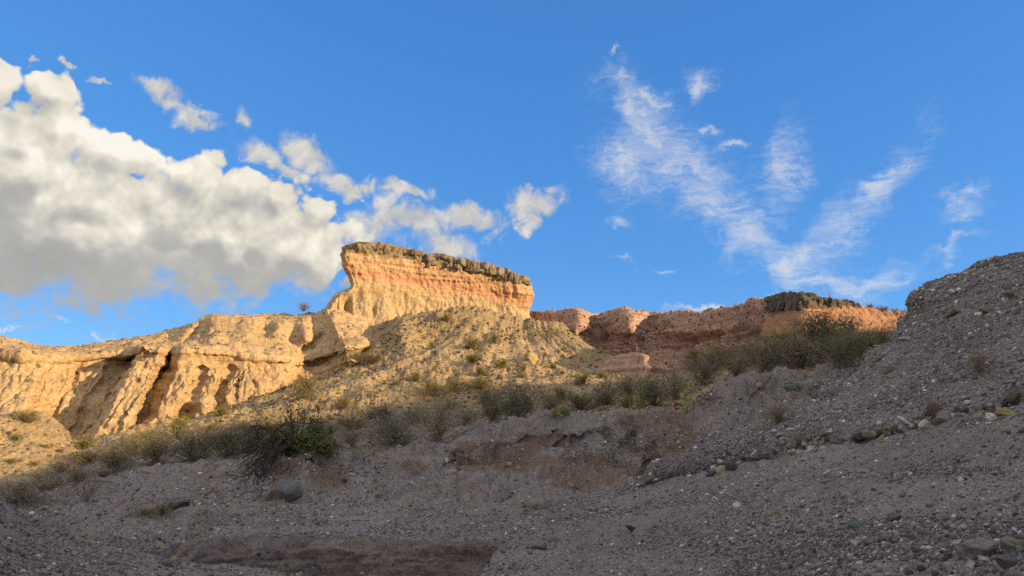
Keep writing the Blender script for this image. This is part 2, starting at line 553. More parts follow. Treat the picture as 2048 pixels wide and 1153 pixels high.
PEB = [(0.0, (0.07, 0.062, 0.062)), (0.12, (0.115, 0.10, 0.098)), (0.30, (0.178, 0.149, 0.146)), (0.50, (0.245, 0.208, 0.205)), (0.60, (0.215, 0.165, 0.135)), (0.70, (0.31, 0.28, 0.27)), (0.80, (0.27, 0.22, 0.175)), (0.86, (0.46, 0.43, 0.415)), (0.91, (0.21, 0.225, 0.22)), (0.95, (0.62, 0.59, 0.56)), (1.0, (0.72, 0.69, 0.65))]
M_peb = rock_mat('pebble_stone', PEB, 0.85, 4, bd=0.05)
M_rub = rock_mat('rubble_stone', [(0, (0.075, 0.055, 0.033)), (0.4, (0.14, 0.102, 0.058)), (0.75, (0.26, 0.19, 0.10)), (1, (0.40, 0.305, 0.17))], 0.95, 3)
M_cap = rock_mat('caprock_stone', [(0, (0.10, 0.085, 0.065)), (0.5, (0.17, 0.142, 0.105)), (1, (0.27, 0.225, 0.16))], 0.95, 1.6, (0.30, 0.24, 0.14), 0.2)
M_cap2 = rock_mat('dark_caprock_stone', [(0, (0.045, 0.041, 0.038)), (0.5, (0.075, 0.066, 0.056)), (1, (0.13, 0.11, 0.085))], 0.95, 1.6, (0.26, 0.225, 0.14), 0.2)


def flat_rock(name, col, rough=0.85, var=0.35):
    m, n, b = new_mat(name, rough)
    p = pos(n)
    nf = n.noise(p, 3.5, 7, 0.68)
    nn = n.noise(p, 22, 4, 0.7)
    c = n.mix(1.0, col, n.ramp(nf, [(0.3, (1 - var,) * 3), (0.7, (1 + var,) * 3)]), 'MULTIPLY')
    c = n.mix(1.0, c, n.ramp(nn, [(0.3, (0.8,) * 3), (0.7, (1.2,) * 3)]), 'MULTIPLY')
    n.put(b.inputs['Base Color'], c)
    bump(n, b, [(nf, 0.6, 0.06), (nn, 0.6, 0.02)])
    return m


MR = {k: flat_rock('stone_' + k, c) for k, c in dict(black=(0.062, 0.056, 0.054), slate=(0.115, 0.115, 0.115), grey=(0.23, 0.20, 0.185), purple=(0.24, 0.19, 0.185), tan=(0.30, 0.22, 0.13), white=(0.55, 0.53, 0.50),
     pale=(0.44, 0.40, 0.36), brown=(0.12, 0.085, 0.06), green=(0.21, 0.205, 0.155), blue=(0.20, 0.21, 0.21), pink=(0.30, 0.20, 0.18), mustard=(0.32, 0.24, 0.10)).items()}


def leaf_mat(name, c0, c1, trans=0.25):
    m = bpy.data.materials.new(name)
    m.use_nodes = True
    m.node_tree.nodes.clear()
    n = NT(m.node_tree)
    o = n.add('ShaderNodeOutputMaterial')
    p = pos(n)
    oi = n.add('ShaderNodeObjectInfo')
    f = n.math('ADD', n.math('MULTIPLY', n.noise(p, 5, 3, 0.6), 0.7), n.math('MULTIPLY', oi.outputs['Random'], 0.35))
    c = n.ramp(f, [(0.3, c0), (0.75, c1)])
    d = n.add('ShaderNodeBsdfDiffuse')
    t = n.add('ShaderNodeBsdfTranslucent')
    n.put(d.inputs[0], c)
    n.put(t.inputs[0], c)
    mx = n.add('ShaderNodeMixShader')
    mx.inputs[0].default_value = trans
    n.l.new(d.outputs[0], mx.inputs[1])
    n.l.new(t.outputs[0], mx.inputs[2])
    n.l.new(mx.outputs[0], o.inputs[0])
    return m


L_creo = leaf_mat('creosote_leaf', (0.12, 0.116, 0.056), (0.22, 0.205, 0.10))
L_olive = leaf_mat('olive_leaf', (0.15, 0.122, 0.035), (0.26, 0.205, 0.06))
L_dark = leaf_mat('dark_leaf', (0.125, 0.115, 0.070), (0.215, 0.196, 0.122))
L_green = leaf_mat('green_leaf', (0.09, 0.10, 0.036), (0.17, 0.175, 0.066))
L_yel = leaf_mat('yellow_green_leaf', (0.16, 0.15, 0.025), (0.26, 0.23, 0.04))
L_grey = leaf_mat('grey_twig', (0.13, 0.105, 0.082), (0.22, 0.18, 0.14), 0.0)
L_bark = leaf_mat('dark_bark', (0.030, 0.024, 0.02), (0.06, 0.048, 0.038), 0.0)
L_straw = leaf_mat('straw_blade', (0.30, 0.235, 0.13), (0.48, 0.39, 0.22))
L_cact = leaf_mat('cactus_skin', (0.17, 0.18, 0.07), (0.27, 0.27, 0.12), 0.05)

# ------------------------------------------------------------------ mesh building
def mesh_np(name, V, faces, mat, attrs=None, smooth=True, parent=None):
    """faces: (n,3) or (n,4) array"""
    me = bpy.data.meshes.new(name)
    V = np.asarray(V, np.float32).reshape(-1, 3)
    faces = np.asarray(faces, np.int32)
    k = faces.shape[1]
    me.vertices.add(len(V))
    me.vertices.foreach_set('co', V.ravel())
    me.loops.add(faces.size)
    me.loops.foreach_set('vertex_index', faces.ravel())
    me.polygons.add(len(faces))
    me.polygons.foreach_set('loop_start', np.arange(0, faces.size, k, dtype=np.int32))
    me.polygons.foreach_set('use_smooth', np.full(len(faces), smooth))
    for an, av in (attrs or {}).items():
        a = me.attributes.new(an, 'FLOAT', 'POINT')
        a.data.foreach_set('value', np.asarray(av, np.float32).ravel())
    me.update(calc_edges=True)
    me.materials.append(mat)
    o = bpy.data.objects.new(name, me)
    COL.objects.link(o)
    if parent:
        o.parent = parent
    return o


def grid_faces(nv, nu, keep=None):
    i = np.arange(nv * nu).reshape(nv, nu)
    q = np.stack([i[:-1, :-1], i[:-1, 1:], i[1:, 1:], i[1:, :-1]], -1)
    if keep is not None:
        return q[keep]
    return q.reshape(-1, 4)


def normals(P):
    du = np.gradient(P, axis=1)
    dv = np.gradient(P, axis=0)
    n = np.cross(du, dv)
    n /= np.linalg.norm(n, axis=-1, keepdims=True) + 1e-9
    s = np.sum(n * (CAM + np.array([0, 0, 6.0]) - P), -1)
    return np.where((np.median(s) < 0), -n, n)


PATCH = {}
BV_V, BV_F, BV_N = [], [], [0]


def patch(name, rows, mat, step, disp=None, pre=None, skirt=0.8, kind='structure', bed=False, parent=None, dep=None):
    """a stretch of terrain lofted through surveyed curves; rows share their number of points (u, v, range)"""
    A = np.array(rows, float)                                   # K, n, 3
    A[..., 2] = 1 / A[..., 2]
    K_, n_ = A.shape[:2]
    tl = np.concatenate([[0], np.cumsum(np.linalg.norm(np.diff(A[..., :2], axis=1), axis=-1).mean(0))])
    sl = np.concatenate([[0], np.cumsum(np.maximum(4, np.linalg.norm(np.diff(A[..., :2], axis=0), axis=-1).mean(1)))])
    nu = int(tl[-1] / step) + 2
    nv = int(sl[-1] / step) + 2
    tq = np.linspace(0, tl[-1], nu)
    sq = np.linspace(0, sl[-1], nv)
    B = pchip(tl, np.swapaxes(A, 0, 1), tq)                      # nu, K, 3
    B = pchip(sl, np.swapaxes(B, 0, 1), sq)                      # nv, nu, 3
    si = np.interp(sq, sl, np.arange(K_))[:, None] * np.ones((1, nu))
    ti = np.interp(tq, tl, np.arange(n_))[None, :] * np.ones((nv, 1))
    u, v, r = B[..., 0], B[..., 1], 1 / B[..., 2]
    if pre:
        r = r + pre(u, v, si, ti)
    P = at(u, v, r)
    N = normals(P)
    if disp:
        P = P + N * disp(P, u, v, si, ti)[..., None]
        N = normals(P)
    PATCH[name] = dict(P=P, N=N, u=u, v=v)
    attrs = {'bed': si} if bed else None
    # border turned down into the ground
    Q = P
    if skirt:
        Q = np.concatenate([P[:1], P, P[-1:]], 0)
        Q = np.concatenate([Q[:, :1], Q, Q[:, -1:]], 1)
        Q = Q.copy()
        for sl_ in ((0, slice(None)), (-1, slice(None)), (slice(None), 0), (slice(None), -1)):
            Q[sl_][..., 2] -= skirt
        if bed:
            si = np.pad(si, 1, mode='edge')
            attrs = {'bed': si}
    nv, nu = Q.shape[:2]
    fc = grid_faces(nv, nu)
    if N[nv // 3, nu // 2] @ np.cross(Q[nv // 3, nu // 2 + 1] - Q[nv // 3, nu // 2], Q[nv // 3 + 1, nu // 2] - Q[nv // 3, nu // 2]) < 0:
        fc = fc[:, ::-1]
    if dep is not None:
        uu, vv = proj(Q)
        attrs = {'gravel': dep(uu, vv)}
    o = mesh_np(name.split('.')[0], Q, fc, mat, attrs, parent=parent)
    if kind:
        o['kind'] = kind
    st = 3
    Pc = P[::st, ::st]
    BV_V.append(Pc.reshape(-1, 3))
    BV_F.append(grid_faces(*Pc.shape[:2]) + BV_N[0])
    BV_N[0] += Pc.shape[0] * Pc.shape[1]
    return o


def gauss(x, c, w):
    return np.exp(-((x - c) / w) ** 2)


def sstep(x, a, b):
    t = np.clip((x - a) / (b - a), 0, 1)
    return t * t * (3 - 2 * t)


def shift(row, dv=0, dr=0.0, du=0):
    return [(u + du, v + dv, r + dr) for u, v, r in row]


# ---- near gravel ramp on the right
A0 = [(885, 1300, 5.2), (1200, 1300, 4.5), (1450, 1300, 4.0), (1700, 1300, 3.5), (2048, 1300, 3.0), (2600, 1300, 2.6)]
A1 = [(952, 1153, 7.0), (1200, 1153, 6.3), (1450, 1153, 5.6), (1700, 1153, 4.9), (2048, 1153, 4.2), (2600, 1140, 3.6)]
A2 = [(1002, 1078, 8.6), (1200, 1070, 8.2), (1450, 1060, 7.4), (1700, 1045, 6.5), (2048, 1020, 5.6), (2600, 980, 4.8)]
A3 = [(1012, 1048, 9.6), (1200, 1020, 10.2), (1450, 985, 9.6), (1700, 960, 8.4), (2048, 925, 7.2), (2600, 860, 6.0)]
A4 = [(1080, 1022, 11.3), (1290, 968, 13.0), (1450, 932, 12.4), (1700, 886, 11.0), (2048, 806, 9.4), (2600, 700, 8.0)]
A5 = shift(A4, 50, 0.9)
patch('gravel_ramp', [A0, A1, A2, A3, A4, A5], M_near, 2.0,
      lambda P, u, v, s, t: 0.085 * fbm(P, 0.6, 3) + 0.03 * fbm(P, 2.6, 3, 0.6) - 0.07 * np.clip(fbm(P * np.array([1.0, 0.45, 1.0]), 0.8, 2, off=50, ridged=True) - 0.6, 0, 1) + 0.01 * fbm(P, 14, 3, 0.6) - 0.05 * gauss(v, 1130, 22) * sstep(u, 1650, 1800) + 0.03 * fbm(P, 1.9, 2, ridged=True) * gauss(v, 1090, 50))

# ---- steep gravel hillside on the right
B1 = [(1255, 995, 13.3), (1290, 968, 13.0), (1450, 932, 12.4), (1700, 886, 11.0), (2048, 806, 9.4), (2600, 700, 8.0)]
B2 = [(1400, 905, 14.8), (1470, 880, 14.5), (1600, 850, 14.0), (1800, 790, 12.8), (2080, 700, 11.5), (2600, 560, 10.0)]
B3 = [(1545, 845, 17.0), (1610, 815, 16.8), (1700, 780, 16.4), (1870, 715, 15.5), (2100, 610, 14.5), (2600, 440, 13.0)]
B4 = [(1690, 768, 20.5), (1745, 730, 20.3), (1815, 690, 20.0), (1940, 630, 19.2), (2120, 545, 18.2), (2600, 360, 16.5)]
B5 = [(1770, 690, 24.0), (1815, 640, 24.6), (1860, 594, 24.6), (1955, 545, 23.6), (2120, 485, 22.0), (2600, 310, 20.0)]
B6 = [(1800, 655, 25.2), (1836, 600, 25.4), (1868, 572, 25.4), (1960, 531, 24.4), (2120, 468, 23.0), (2600, 290, 21.0)]
B7 = [(1815, 690, 27.0), (1850, 650, 28.0), (1890, 610, 28.5), (1985, 570, 28.0), (2140, 510, 27.0), (2600, 310, 25.0)]
patch('gravel_hillside', [shift(B1, 60), B1, B2, B3, B4, B5, B6, B7], M_slope, 2.2,
      lambda P, u, v, s, t: 0.24 * fbm(P, 0.35, 3) + 0.09 * fbm(P, 1.3, 3, 0.6) + 0.09 * fbm(P * np.array([0.3, 0.3, 2.4]), 1.0, 3, 0.6) * sstep(s, 3, 4.5) + 0.016 * fbm(P, 6, 3, 0.6)
      - 0.25 * np.clip(fbm(P * np.array([0.5, 0.5, 1.4]), 0.9, 2, off=5), 0, 1) * sstep(s, 3.5, 4.6) + 0.10 * gauss(s, 1.25, 0.3))

# ---- the brown bank across the middle
C0 = [(540, 1036, 12.4), (660, 1015, 12.6), (760, 1005, 12.8), (900, 1010, 12.6), (1050, 1014, 12.2), (1180, 998, 12.6), (1290, 975, 13.4), (1385, 925, 15.0), (1440, 895, 16.2), (1560, 845, 18.4), (1780, 715, 24.0)]
C1 = [(560, 985, 14.0), (655, 960, 14.2), (760, 965, 14.4), (900, 952, 14.6), (1050, 945, 14.6), (1190, 940, 14.8), (1295, 915, 15.3), (1385, 880, 16.6), (1440, 852, 17.4), (1580, 805, 20.0), (1783, 705, 24.6)]
C2 = [(596, 940, 15.3), (660, 922, 15.9), (748, 938, 16.3), (900, 905, 16.6), (1050, 890, 17.0), (1200, 868, 17.6), (1300, 858, 17.8), (1378, 848, 18.2), (1420, 812, 19.2), (1590, 765, 21.4), (1785, 697, 25.2)]
C3 = [(612, 906, 16.3), (662, 897, 17.0), (740, 915, 17.8), (900, 866, 18.8), (1060, 838, 19.6), (1200, 823, 20.0), (1310, 822, 20.2), (1372, 816, 20.3), (1402, 777, 20.8), (1600, 731, 23.0), (1788, 690, 26.0)]
C4 = [(615, 930, 19.0), (665, 925, 19.5), (742, 935, 20.0), (905, 886, 21.5), (1062, 857, 22.5), (1202, 842, 23.0), (1312, 840, 23.2), (1376, 836, 23.4), (1410, 806, 23.8), (1604, 765, 26.0), (1790, 720, 28.0)]


def c_pre(u, v, s, t):
    side = u - (1302 - 0.12 * (930 - v))
    gul = 1.6 * np.exp(-np.where(side < 0, side / 34, side / 11) ** 2) * gauss(v, 935, 45)
    gul2 = 0.6 * gauss(u, 1250 + 0.55 * (v - 890), 20) * gauss(v, 885, 34)
    und = 0.45 * sstep(v, 903, 925) * (1 - sstep(v, 962, 990)) * (1 - sstep(u, 640, 700))
    lump = -0.5 * gauss(u, 930, 22) * gauss(v, 905, 16) + 0.5 * gauss(u, 897, 10) * gauss(v, 922, 12) - 0.6 * gauss(u, 1150, 60) * gauss(v, 862, 20)
    hol = 0.35 * gauss(u, 1268, 44) * gauss(v, 848, 13)
    edge_ = 975 - 0.16 * (u - 1050) + 10 * np.sin(u / 31.0)
    cut_ = 0.38 * sstep(v, 890, 922) * (1 - sstep(v, edge_ - 14, edge_ + 4)) * sstep(u, 1060, 1130) * (1 - sstep(u, 1262, 1290))
    cut2 = 0.28 * sstep(v, 876, 900) * (1 - sstep(v, 915, 945)) * sstep(u, 900, 930) * (1 - sstep(u, 1020, 1075))
    wall = -0.8 * sstep(u, 1312, 1325) * (1 - sstep(u, 1385, 1420)) * gauss(v, 920, 40)
    rill = sum(0.26 * gauss(u + 0.4 * (v - 900) + 9 * np.sin(v / 17 + k), c_, 7) * gauss(v, b_, 26) for k, (c_, b_) in enumerate(((1110, 880), (1020, 940), (870, 920), (780, 950), (1340, 870), (1480, 800), (1560, 790))))
    mound = 0
    for a, b, wa, wb, k in ((1180, 845, 70, 24, -0.9), (960, 882, 60, 22, -0.7), (690, 925, 40, 22, -0.5), (1480, 775, 60, 24, -0.5), (1075, 868, 24, 30, 0.7), (850, 908, 26, 26, 0.6), (1255, 900, 20, 40, 0.5), (1010, 960, 50, 14, -0.4), (1200, 965, 40, 12, -0.35)):
        mound = mound + k * gauss(u + 0.5 * (v - b), a, wa) * gauss(v, b, wb)
    return mound + gul + gul2 + und + lump + hol + cut_ + cut2 + wall + rill


def c_dep(u, v):
    d = 0.85 + 0 * u
    for a, b, wa, wb in ((1165, 945, 95, 34), (985, 912, 90, 30), (1350, 905, 62, 55), (650, 950, 46, 34), (1300, 845, 70, 20), (1090, 880, 60, 14), (830, 935, 30, 14), (1410, 800, 26, 16)):
        d = d - 0.95 * gauss(u, a, wa) * gauss(v, b, wb)
    return d


patch('middle_bank', [shift(C0, 40, -0.2), C0, C1, C2, C3, C4], M_bank, 2.0,
      lambda P, u, v, s, t: 0.24 * fbm(P, 0.5, 3) + 0.12 * fbm(P, 1.6, 3, 0.6) + 0.035 * fbm(P, 6.5, 3, 0.65) + 0.10 * fbm(P * np.array([0.35, 0.35, 5.0]), 1.0, 3) * sstep(s, 1.2, 1.8) - 0.22 * np.clip(fbm(P * np.array([1.0, 0.6, 0.5]), 0.8, 3, 0.6, off=21, ridged=True) - 0.55, 0, 1), pre=c_pre, dep=c_dep)

# ---- gravel bench with its dark cut bank, wash floor
D0 = [(378, 1086, 11.2), (455, 1042, 12.8), (580, 1012, 13.4), (720, 996, 13.8), (880, 998, 13.4), (1060, 1005, 13.0)]
D1 = [(354, 1103, 9.9), (410, 1071, 10.4), (540, 1064, 10.5), (720, 1064, 10.4), (880, 1070, 10.1), (1020, 1064, 9.9)]
D2 = [(350, 1108, 9.55), (408, 1080, 9.95), (540, 1074, 10.0), (720, 1076, 9.9), (880, 1080, 9.65), (1014, 1080, 9.4)]
D3 = [(344, 1122, 9.3), (410, 1108, 9.7), (540, 1108, 9.72), (720, 1110, 9.66), (880, 1112, 9.45), (1008, 1108, 9.2)]
D4 = [(338, 1142, 9.0), (420, 1150, 9.5), (540, 1156, 9.6), (720, 1160, 9.5), (880, 1158, 9.3), (1000, 1150, 9.0)]
D5 = [(330, 1250, 7.6), (420, 1250, 7.7), (540, 1250, 7.8), (720, 1250, 7.8), (880, 1250, 7.8), (1000, 1250, 7.8)]
patch('gravel_bench', [D0, D1, D2], M_bench, 2.0, lambda P, u, v, s, t: 0.03 * fbm(P, 0.8, 3) + 0.02 * fbm(P, 3.5, 3, 0.55) + 0.008 * fbm(P, 16, 3, 0.6), skirt=0.12)
patch('cut_bank', [shift(D2, -4, 0.12), D2, D3, D4, D5], M_cut, 2.2,
      lambda P, u, v, s, t: 0.09 * fbm(P, 1.0, 3) + 0.05 * fbm(P, 3.5, 3, 0.65) + 0.05 * fbm(P * np.array([0.6, 0.6, 9.0]), 1.2, 3) * gauss(s, 1.8, 1.0) - 0.10 * np.clip(fbm(P * np.array([1.0, 1.0, 0.2]), 1.4, 2, off=40, ridged=True) - 0.5, 0, 1), skirt=0.4)

# ---- gravel bar in the left foreground
E0 = [(-400, 1330, 3.6), (-40, 1330, 4.0), (60, 1330, 4.1), (150, 1330, 4.2), (270, 1330, 4.4), (420, 1330, 4.5), (560, 1330, 4.7), (650, 1330, 4.8), (780, 1330, 5.0)]
E1 = [(-400, 1120, 6.2), (-40, 1125, 6.2), (60, 1150, 6.2), (150, 1165, 6.2), (270, 1180, 6.2), (420, 1195, 6.2), (560, 1200, 6.2), (650, 1210, 6.2), (770, 1260, 6.0)]
E2 = [(-400, 1000, 8.8), (-40, 1012, 8.6), (60, 1062, 8.3), (140, 1090, 8.1), (260, 1116, 7.8), (420, 1138, 7.6), (560, 1150, 7.4), (645, 1165, 7.1), (765, 1240, 6.5)]
E3 = [(-400, 960, 10.0), (-40, 985, 9.6), (60, 1040, 9.2), (130, 1074, 8.9), (255, 1104, 8.5), (420, 1129, 8.2), (560, 1142, 7.9), (640, 1156, 7.5), (760, 1232, 6.8)]
E4 = shift(E3, 45, 0.9)
patch('gravel_bar', [E0, E1, E2, E3, E4], M_near, 2.2,
      lambda P, u, v, s, t: 0.04 * fbm(P, 0.8, 3) + 0.02 * fbm(P, 3.2, 3, 0.55) + 0.009 * fbm(P, 15, 3, 0.6))

# ---- bank and channel on the left
G0 = [(-400, 1050, 11.5), (0, 1060, 11.2), (110, 1080, 10.8), (260, 1100, 10.4), (370, 1080, 11.4), (470, 1055, 12.2), (570, 1036, 12.5)]
G1 = [(-400, 1010, 14.5), (0, 1020, 14.0), (140, 1030, 13.0), (280, 1030, 13.0), (380, 1012, 13.6), (475, 1000, 13.9), (566, 990, 13.9)]
G2 = [(-400, 985, 19.0), (0, 985, 18.8), (160, 982, 17.2), (300, 965, 16.6), (400, 950, 16.2), (500, 945, 15.7), (594, 940, 15.3)]
G3 = [(-400, 975, 23.0), (0, 972, 23.0), (165, 958, 21.0), (300, 935, 19.8), (400, 925, 18.8), (520, 919, 17.8), (614, 905, 16.6)]
G4 = shift(G3, 22, 2.5)
patch('left_bank', [G0, G1, G2, G3, G4], M_bank, 2.2, dep=lambda u, v: 0.62 - 0.6 * gauss(u, 590, 50) * gauss(v, 950, 30), disp=
     
      lambda P, u, v, s, t: 0.20 * fbm(P, 0.45, 3) + 0.10 * fbm(P, 1.5, 3, 0.6) - 0.2 * np.clip(fbm(P, 0.6, 2, off=60, ridged=True) - 0.6, 0, 1) + 0.03 * fbm(P, 6, 3, 0.6) - 0.30 * gauss(v - (1010 - 0.32 * (u - 130)), 0, 14) * sstep(u, 110, 180) * (1 - sstep(u, 260, 330)))

# ---- valley floor rising into the talus cone under the butte
V0 = [(-400, 1012, 20), (0, 1000, 20), (150, 985, 20), (270, 962, 20), (420, 950, 20), (590, 945, 19), (690, 942, 19.5), (805, 925, 20), (925, 890, 22), (1050, 868, 23), (1180, 855, 23), (1270, 850, 24), (1350, 848, 24)]
V1 = [(-400, 962, 28), (0, 957, 27.5), (150, 935, 27.5), (280, 903, 28), (430, 874, 29), (590, 850, 30), (700, 838, 30), (810, 826, 30), (925, 812, 31), (1050, 800, 31.5), (1180, 792, 31.5), (1270, 795, 31), (1350, 800, 30)]
V2 = [(-400, 905, 33), (0, 905, 31), (150, 912, 30.5), (275, 882, 32), (430, 842, 33.5), (590, 798, 35), (700, 775, 36), (810, 765, 36.5), (925, 756, 37), (1050, 752, 37), (1190, 756, 36.5), (1280, 768, 35), (1350, 770, 34)]
V3 = [(-400, 880, 37), (0, 880, 34), (150, 897, 33.5), (270, 874, 35.5), (420, 842, 37), (590, 776, 39.5), (695, 745, 41.2), (808, 708, 42), (925, 690, 42), (1060, 700, 42), (1185, 733, 40), (1280, 752, 38.5), (1350, 752, 38)]
V4 = [(-400, 872, 41), (0, 866, 38), (150, 888, 36.5), (268, 868, 38), (425, 838, 39.5), (595, 768, 42.3), (688, 734, 43.4), (805, 646, 46), (925, 622, 47), (1035, 646, 48.5), (1110, 655, 49), (1220, 722, 46), (1345, 742, 43)]
V5 = [(-400, 860, 46), (0, 856, 43), (150, 880, 41), (268, 860, 42), (425, 830, 43.5), (600, 760, 46), (690, 724, 47), (805, 636, 50), (925, 615, 52), (1035, 640, 53), (1115, 648, 53), (1222, 716, 50), (1345, 736, 47)]


def v_disp(P, u, v, s, t):
    n = 0.35 * fbm(P, 0.16, 3) + 0.16 * fbm(P, 0.7, 3, 0.62) + 0.09 * fbm(P, 2.6, 3, 0.7)
    rib = 0.5 * gauss(u, 812 + 0.1 * (v - 690), 26) * gauss(v, 685, 45)
    q = np.stack([(P[..., 0] - 0.3) * (28 / np.clip(52 - P[..., 1], 5, 40)), P[..., 1] * 0.12, P[..., 2] * 0.1], -1)
    n = n + 0.17 * (fbm(q, 0.22, 3, 0.6, ridged=True) - 0.5) * sstep(s, 1.4, 2.2)
    return n + rib


patch('talus_slope', [V0, V1, V2, V3, V4, V5], M_valley, 1.9, v_disp, dep=lambda u, v: 0.9 * sstep(v + 0.09 * (u - 900) * (u < 900), 790, 845))

# ---- low sunlit mound on the left
K0 = [(-400, 980, 27), (-40, 975, 27), (60, 965, 27), (120, 952, 27.5), (160, 936, 28.5), (190, 925, 30)]
K1 = [(-400, 930, 29), (-40, 925, 29), (60, 918, 29), (115, 915, 29.3), (150, 912, 30), (178, 912, 31)]
K2 = [(-400, 850, 32), (-40, 848, 32), (55, 845, 32), (105, 852, 32), (132, 872, 32), (150, 895, 32.2)]
K3 = [(-400, 836, 33.5), (-40, 835, 33.5), (55, 832, 33.5), (100, 840, 33.3), (128, 862, 33), (146, 890, 33)]
K4 = shift(K3, 18, 2.2)
patch('sunlit_mound', [K0, K1, K2, K3, K4], M_valley, 2.2, lambda P, u, v, s, t: 0.22 * fbm(P, 0.3, 3) + 0.08 * fbm(P, 1.2, 3, 0.6) + 0.04 * fbm(P, 4, 3, 0.6))

# ---- fluted badland ridge on the left
HC = [  # skyline, lip of the ledge, foot of the cliff
    ((-400, 640, 56), (-400, 712, 46), (-420, 860, 41)),
    ((0, 672, 54), (0, 714, 43.5), (-25, 855, 39)),
    ((60, 687, 54), (78, 719, 42.6), (32, 855, 38.3)),
    ((105, 694, 54), (128, 719, 43.6), (58, 870, 40.4)),
    ((160, 691, 53), (190, 716, 43.7), (102, 892, 40.4)),
    ((220, 684, 53), (262, 712, 43.6), (146, 905, 39.8)),
    ((268, 676, 53), (284, 703, 40.4), (168, 905, 35.8)),
    ((308, 667, 53), (317, 706, 40.2), (240, 892, 35.9)),
    ((345, 655, 53), (336, 712, 42.8), (262, 882, 39.2)),
    ((380, 645, 53), (366, 705, 41.2), (290, 878, 37.4)),
    ((430, 630, 52), (440, 708, 41.4), (408, 850, 38.2)),
    ((500, 628, 52), (520, 716, 41.6), (478, 828, 39.0)),
    ((560, 626, 52), (584, 722, 41.8), (556, 800, 40.2)),
    ((600, 624, 51.5), (612, 722, 44.2), (610, 772, 43.0)),
    ((640, 618, 50.5), (672, 704, 44.6), (672, 745, 43.6)),
    ((655, 615, 50), (688, 698, 42.2), (700, 735, 42.2)),
    ((720, 630, 50), (770, 692, 46), (770, 720, 46)),
]
SKY_, LIP, FOOT = [list(q) for q in zip(*HC)]


def between(a, b, f, dv=0.0, dr=0.0):
    return [(x[0] + (y[0] - x[0]) * f, x[1] + (y[1] - x[1]) * f + dv, x[2] + (y[2] - x[2]) * f + dr) for x, y in zip(a, b)]


H = [shift(SKY_, 25, 7), SKY_, between(SKY_, LIP, 0.35, -2, -0.8), between(SKY_, LIP, 0.72, -2, -0.4), shift(LIP, -10, 0.28), shift(LIP, 0, -0.10), shift(LIP, 4, 0.14),
     between(LIP, FOOT, 0.22, 0, 0.25), between(LIP, FOOT, 0.6, 0, -0.25), FOOT, shift(FOOT, 40, -0.4)]


def h_pre(u, v, s, t):
    face = sstep(s, 5.9, 6.6)
    gl = 0
    for c_, w_, d_ in ((8.0, 0.16, 0.5), (9.62, 0.12, 1.1), (10.3, 0.11, 1.1), (10.7, 0.03, 0.35), (11.15, 0.03, 0.22), (9.95, 0.16, -0.3), (9.3, 0.2, -0.25), (6.5, 0.05, 0.16), (3.6, 0.12, 0.4), (4.3, 0.16, -0.7), (2.6, 0.07, 0.3), (5.0, 0.12, -0.5), (7.2, 0.3, -0.15)):
        gl = gl + d_ * (0.8 + 0.15 * np.sin(s * 5 + 3 * c_)) * (1 if c_ < 9.1 else sstep(s, 6.3, 7.6)) * gauss(t + 0.06 * np.sin(s * 4 + 2 * c_) + 0.025 * np.sin(s * 13 + c_), c_, w_ * (0.8 + 0.12 * np.sin(s * 6 + c_)))
    up = 0.0
    for uu, vv, wu, wv, d_ in ((430, 665, 26, 22, -1.3), (500, 650, 30, 16, -0.8), (395, 672, 18, 14, 0.9), (560, 655, 22, 18, -1.2), (530, 665, 16, 20, 0.9), (610, 660, 22, 30, -1.6), (630, 650, 10, 26, 0.8), (588, 668, 14, 20, 0.8), (300, 690, 25, 8, -0.5)):
        up = up + d_ * gauss(u, uu, wu) * gauss(v, vv, wv)
    led = gauss(s, 6.1, 0.6) * (0.04 * np.sin(t * 2.3 + 1.0) + 1.5 * gauss(t, 5.1, 0.55) + 1.3 * gauss(t, 8.15, 0.4) + 0.5 * gauss(t, 13.3, 0.6))
    d1_ = (u - 330) * 0.78 + (v - 712) * 1.05           # gully running up through the rim
    up = up + 1.5 * gauss(d1_, 0, 10) * sstep(u, 318, 334) * (1 - sstep(u, 395, 430)) * (1 - sstep(s, 6.2, 6.8))
    d2_ = (u - 285) * 0.70 + (v - 708) * 1.1
    up = up + 0.8 * gauss(d2_, 0, 9) * sstep(u, 272, 290) * (1 - sstep(u, 335, 360)) * (1 - sstep(s, 6.0, 6.6))
    d3_ = (u - 590) * 0.75 + (v - 715) * 1.0
    up = up + 1.0 * gauss(d3_, 0, 10) * sstep(u, 585, 600) * (1 - sstep(u, 640, 660)) * (1 - sstep(s, 6.0, 6.6))
    return face * gl + up + led


def h_disp(P, u, v, s, t):
    face = sstep(s, 6.2, 6.9)
    n = 0.26 * fbm(P, 0.22, 2) + 0.08 * fbm(P, 0.9, 3, 0.58) + 0.042 * fbm(P, 3.4, 3, 0.7) + 0.05 * fbm(P * np.array([0.4, 0.4, 5.0]), 1.0, 3, 0.7)
    q = np.stack([P[..., 0] * 1.0 + P[..., 2] * 0.45, P[..., 1] * 0.5, P[..., 2] * 0.13], -1)
    n += face * (-0.10 * np.clip(fbm(q, 0.7, 3, 0.6, ridged=True) - 0.2, 0, 2))
    n += 0.12 * fbm(P * np.array([0.15, 0.15, 2.2]), 1.0, 3) * sstep(s, 4.5, 5.5)
    n += -0.35 * np.clip(fbm(P, 0.6, 3, 0.6, off=9), 0, 1) * (1 - face)
    q2 = np.stack([P[..., 0] + P[..., 2] * 0.9, P[..., 1] * 0.4, P[..., 2] * 0.25], -1)
    n += 0.14 * (fbm(q2, 0.38, 3, 0.6, off=13, ridged=True) - 0.4) * (1 - face) * sstep(s, 1.0, 1.8)
    n += -0.16 * np.clip(fbm(q, 1.7, 2, 0.6, off=33, ridged=True) - 0.75, 0, 1) * face
    return n


patch('badland_ridge', H, M_cliff, 1.5, h_disp, pre=h_pre)

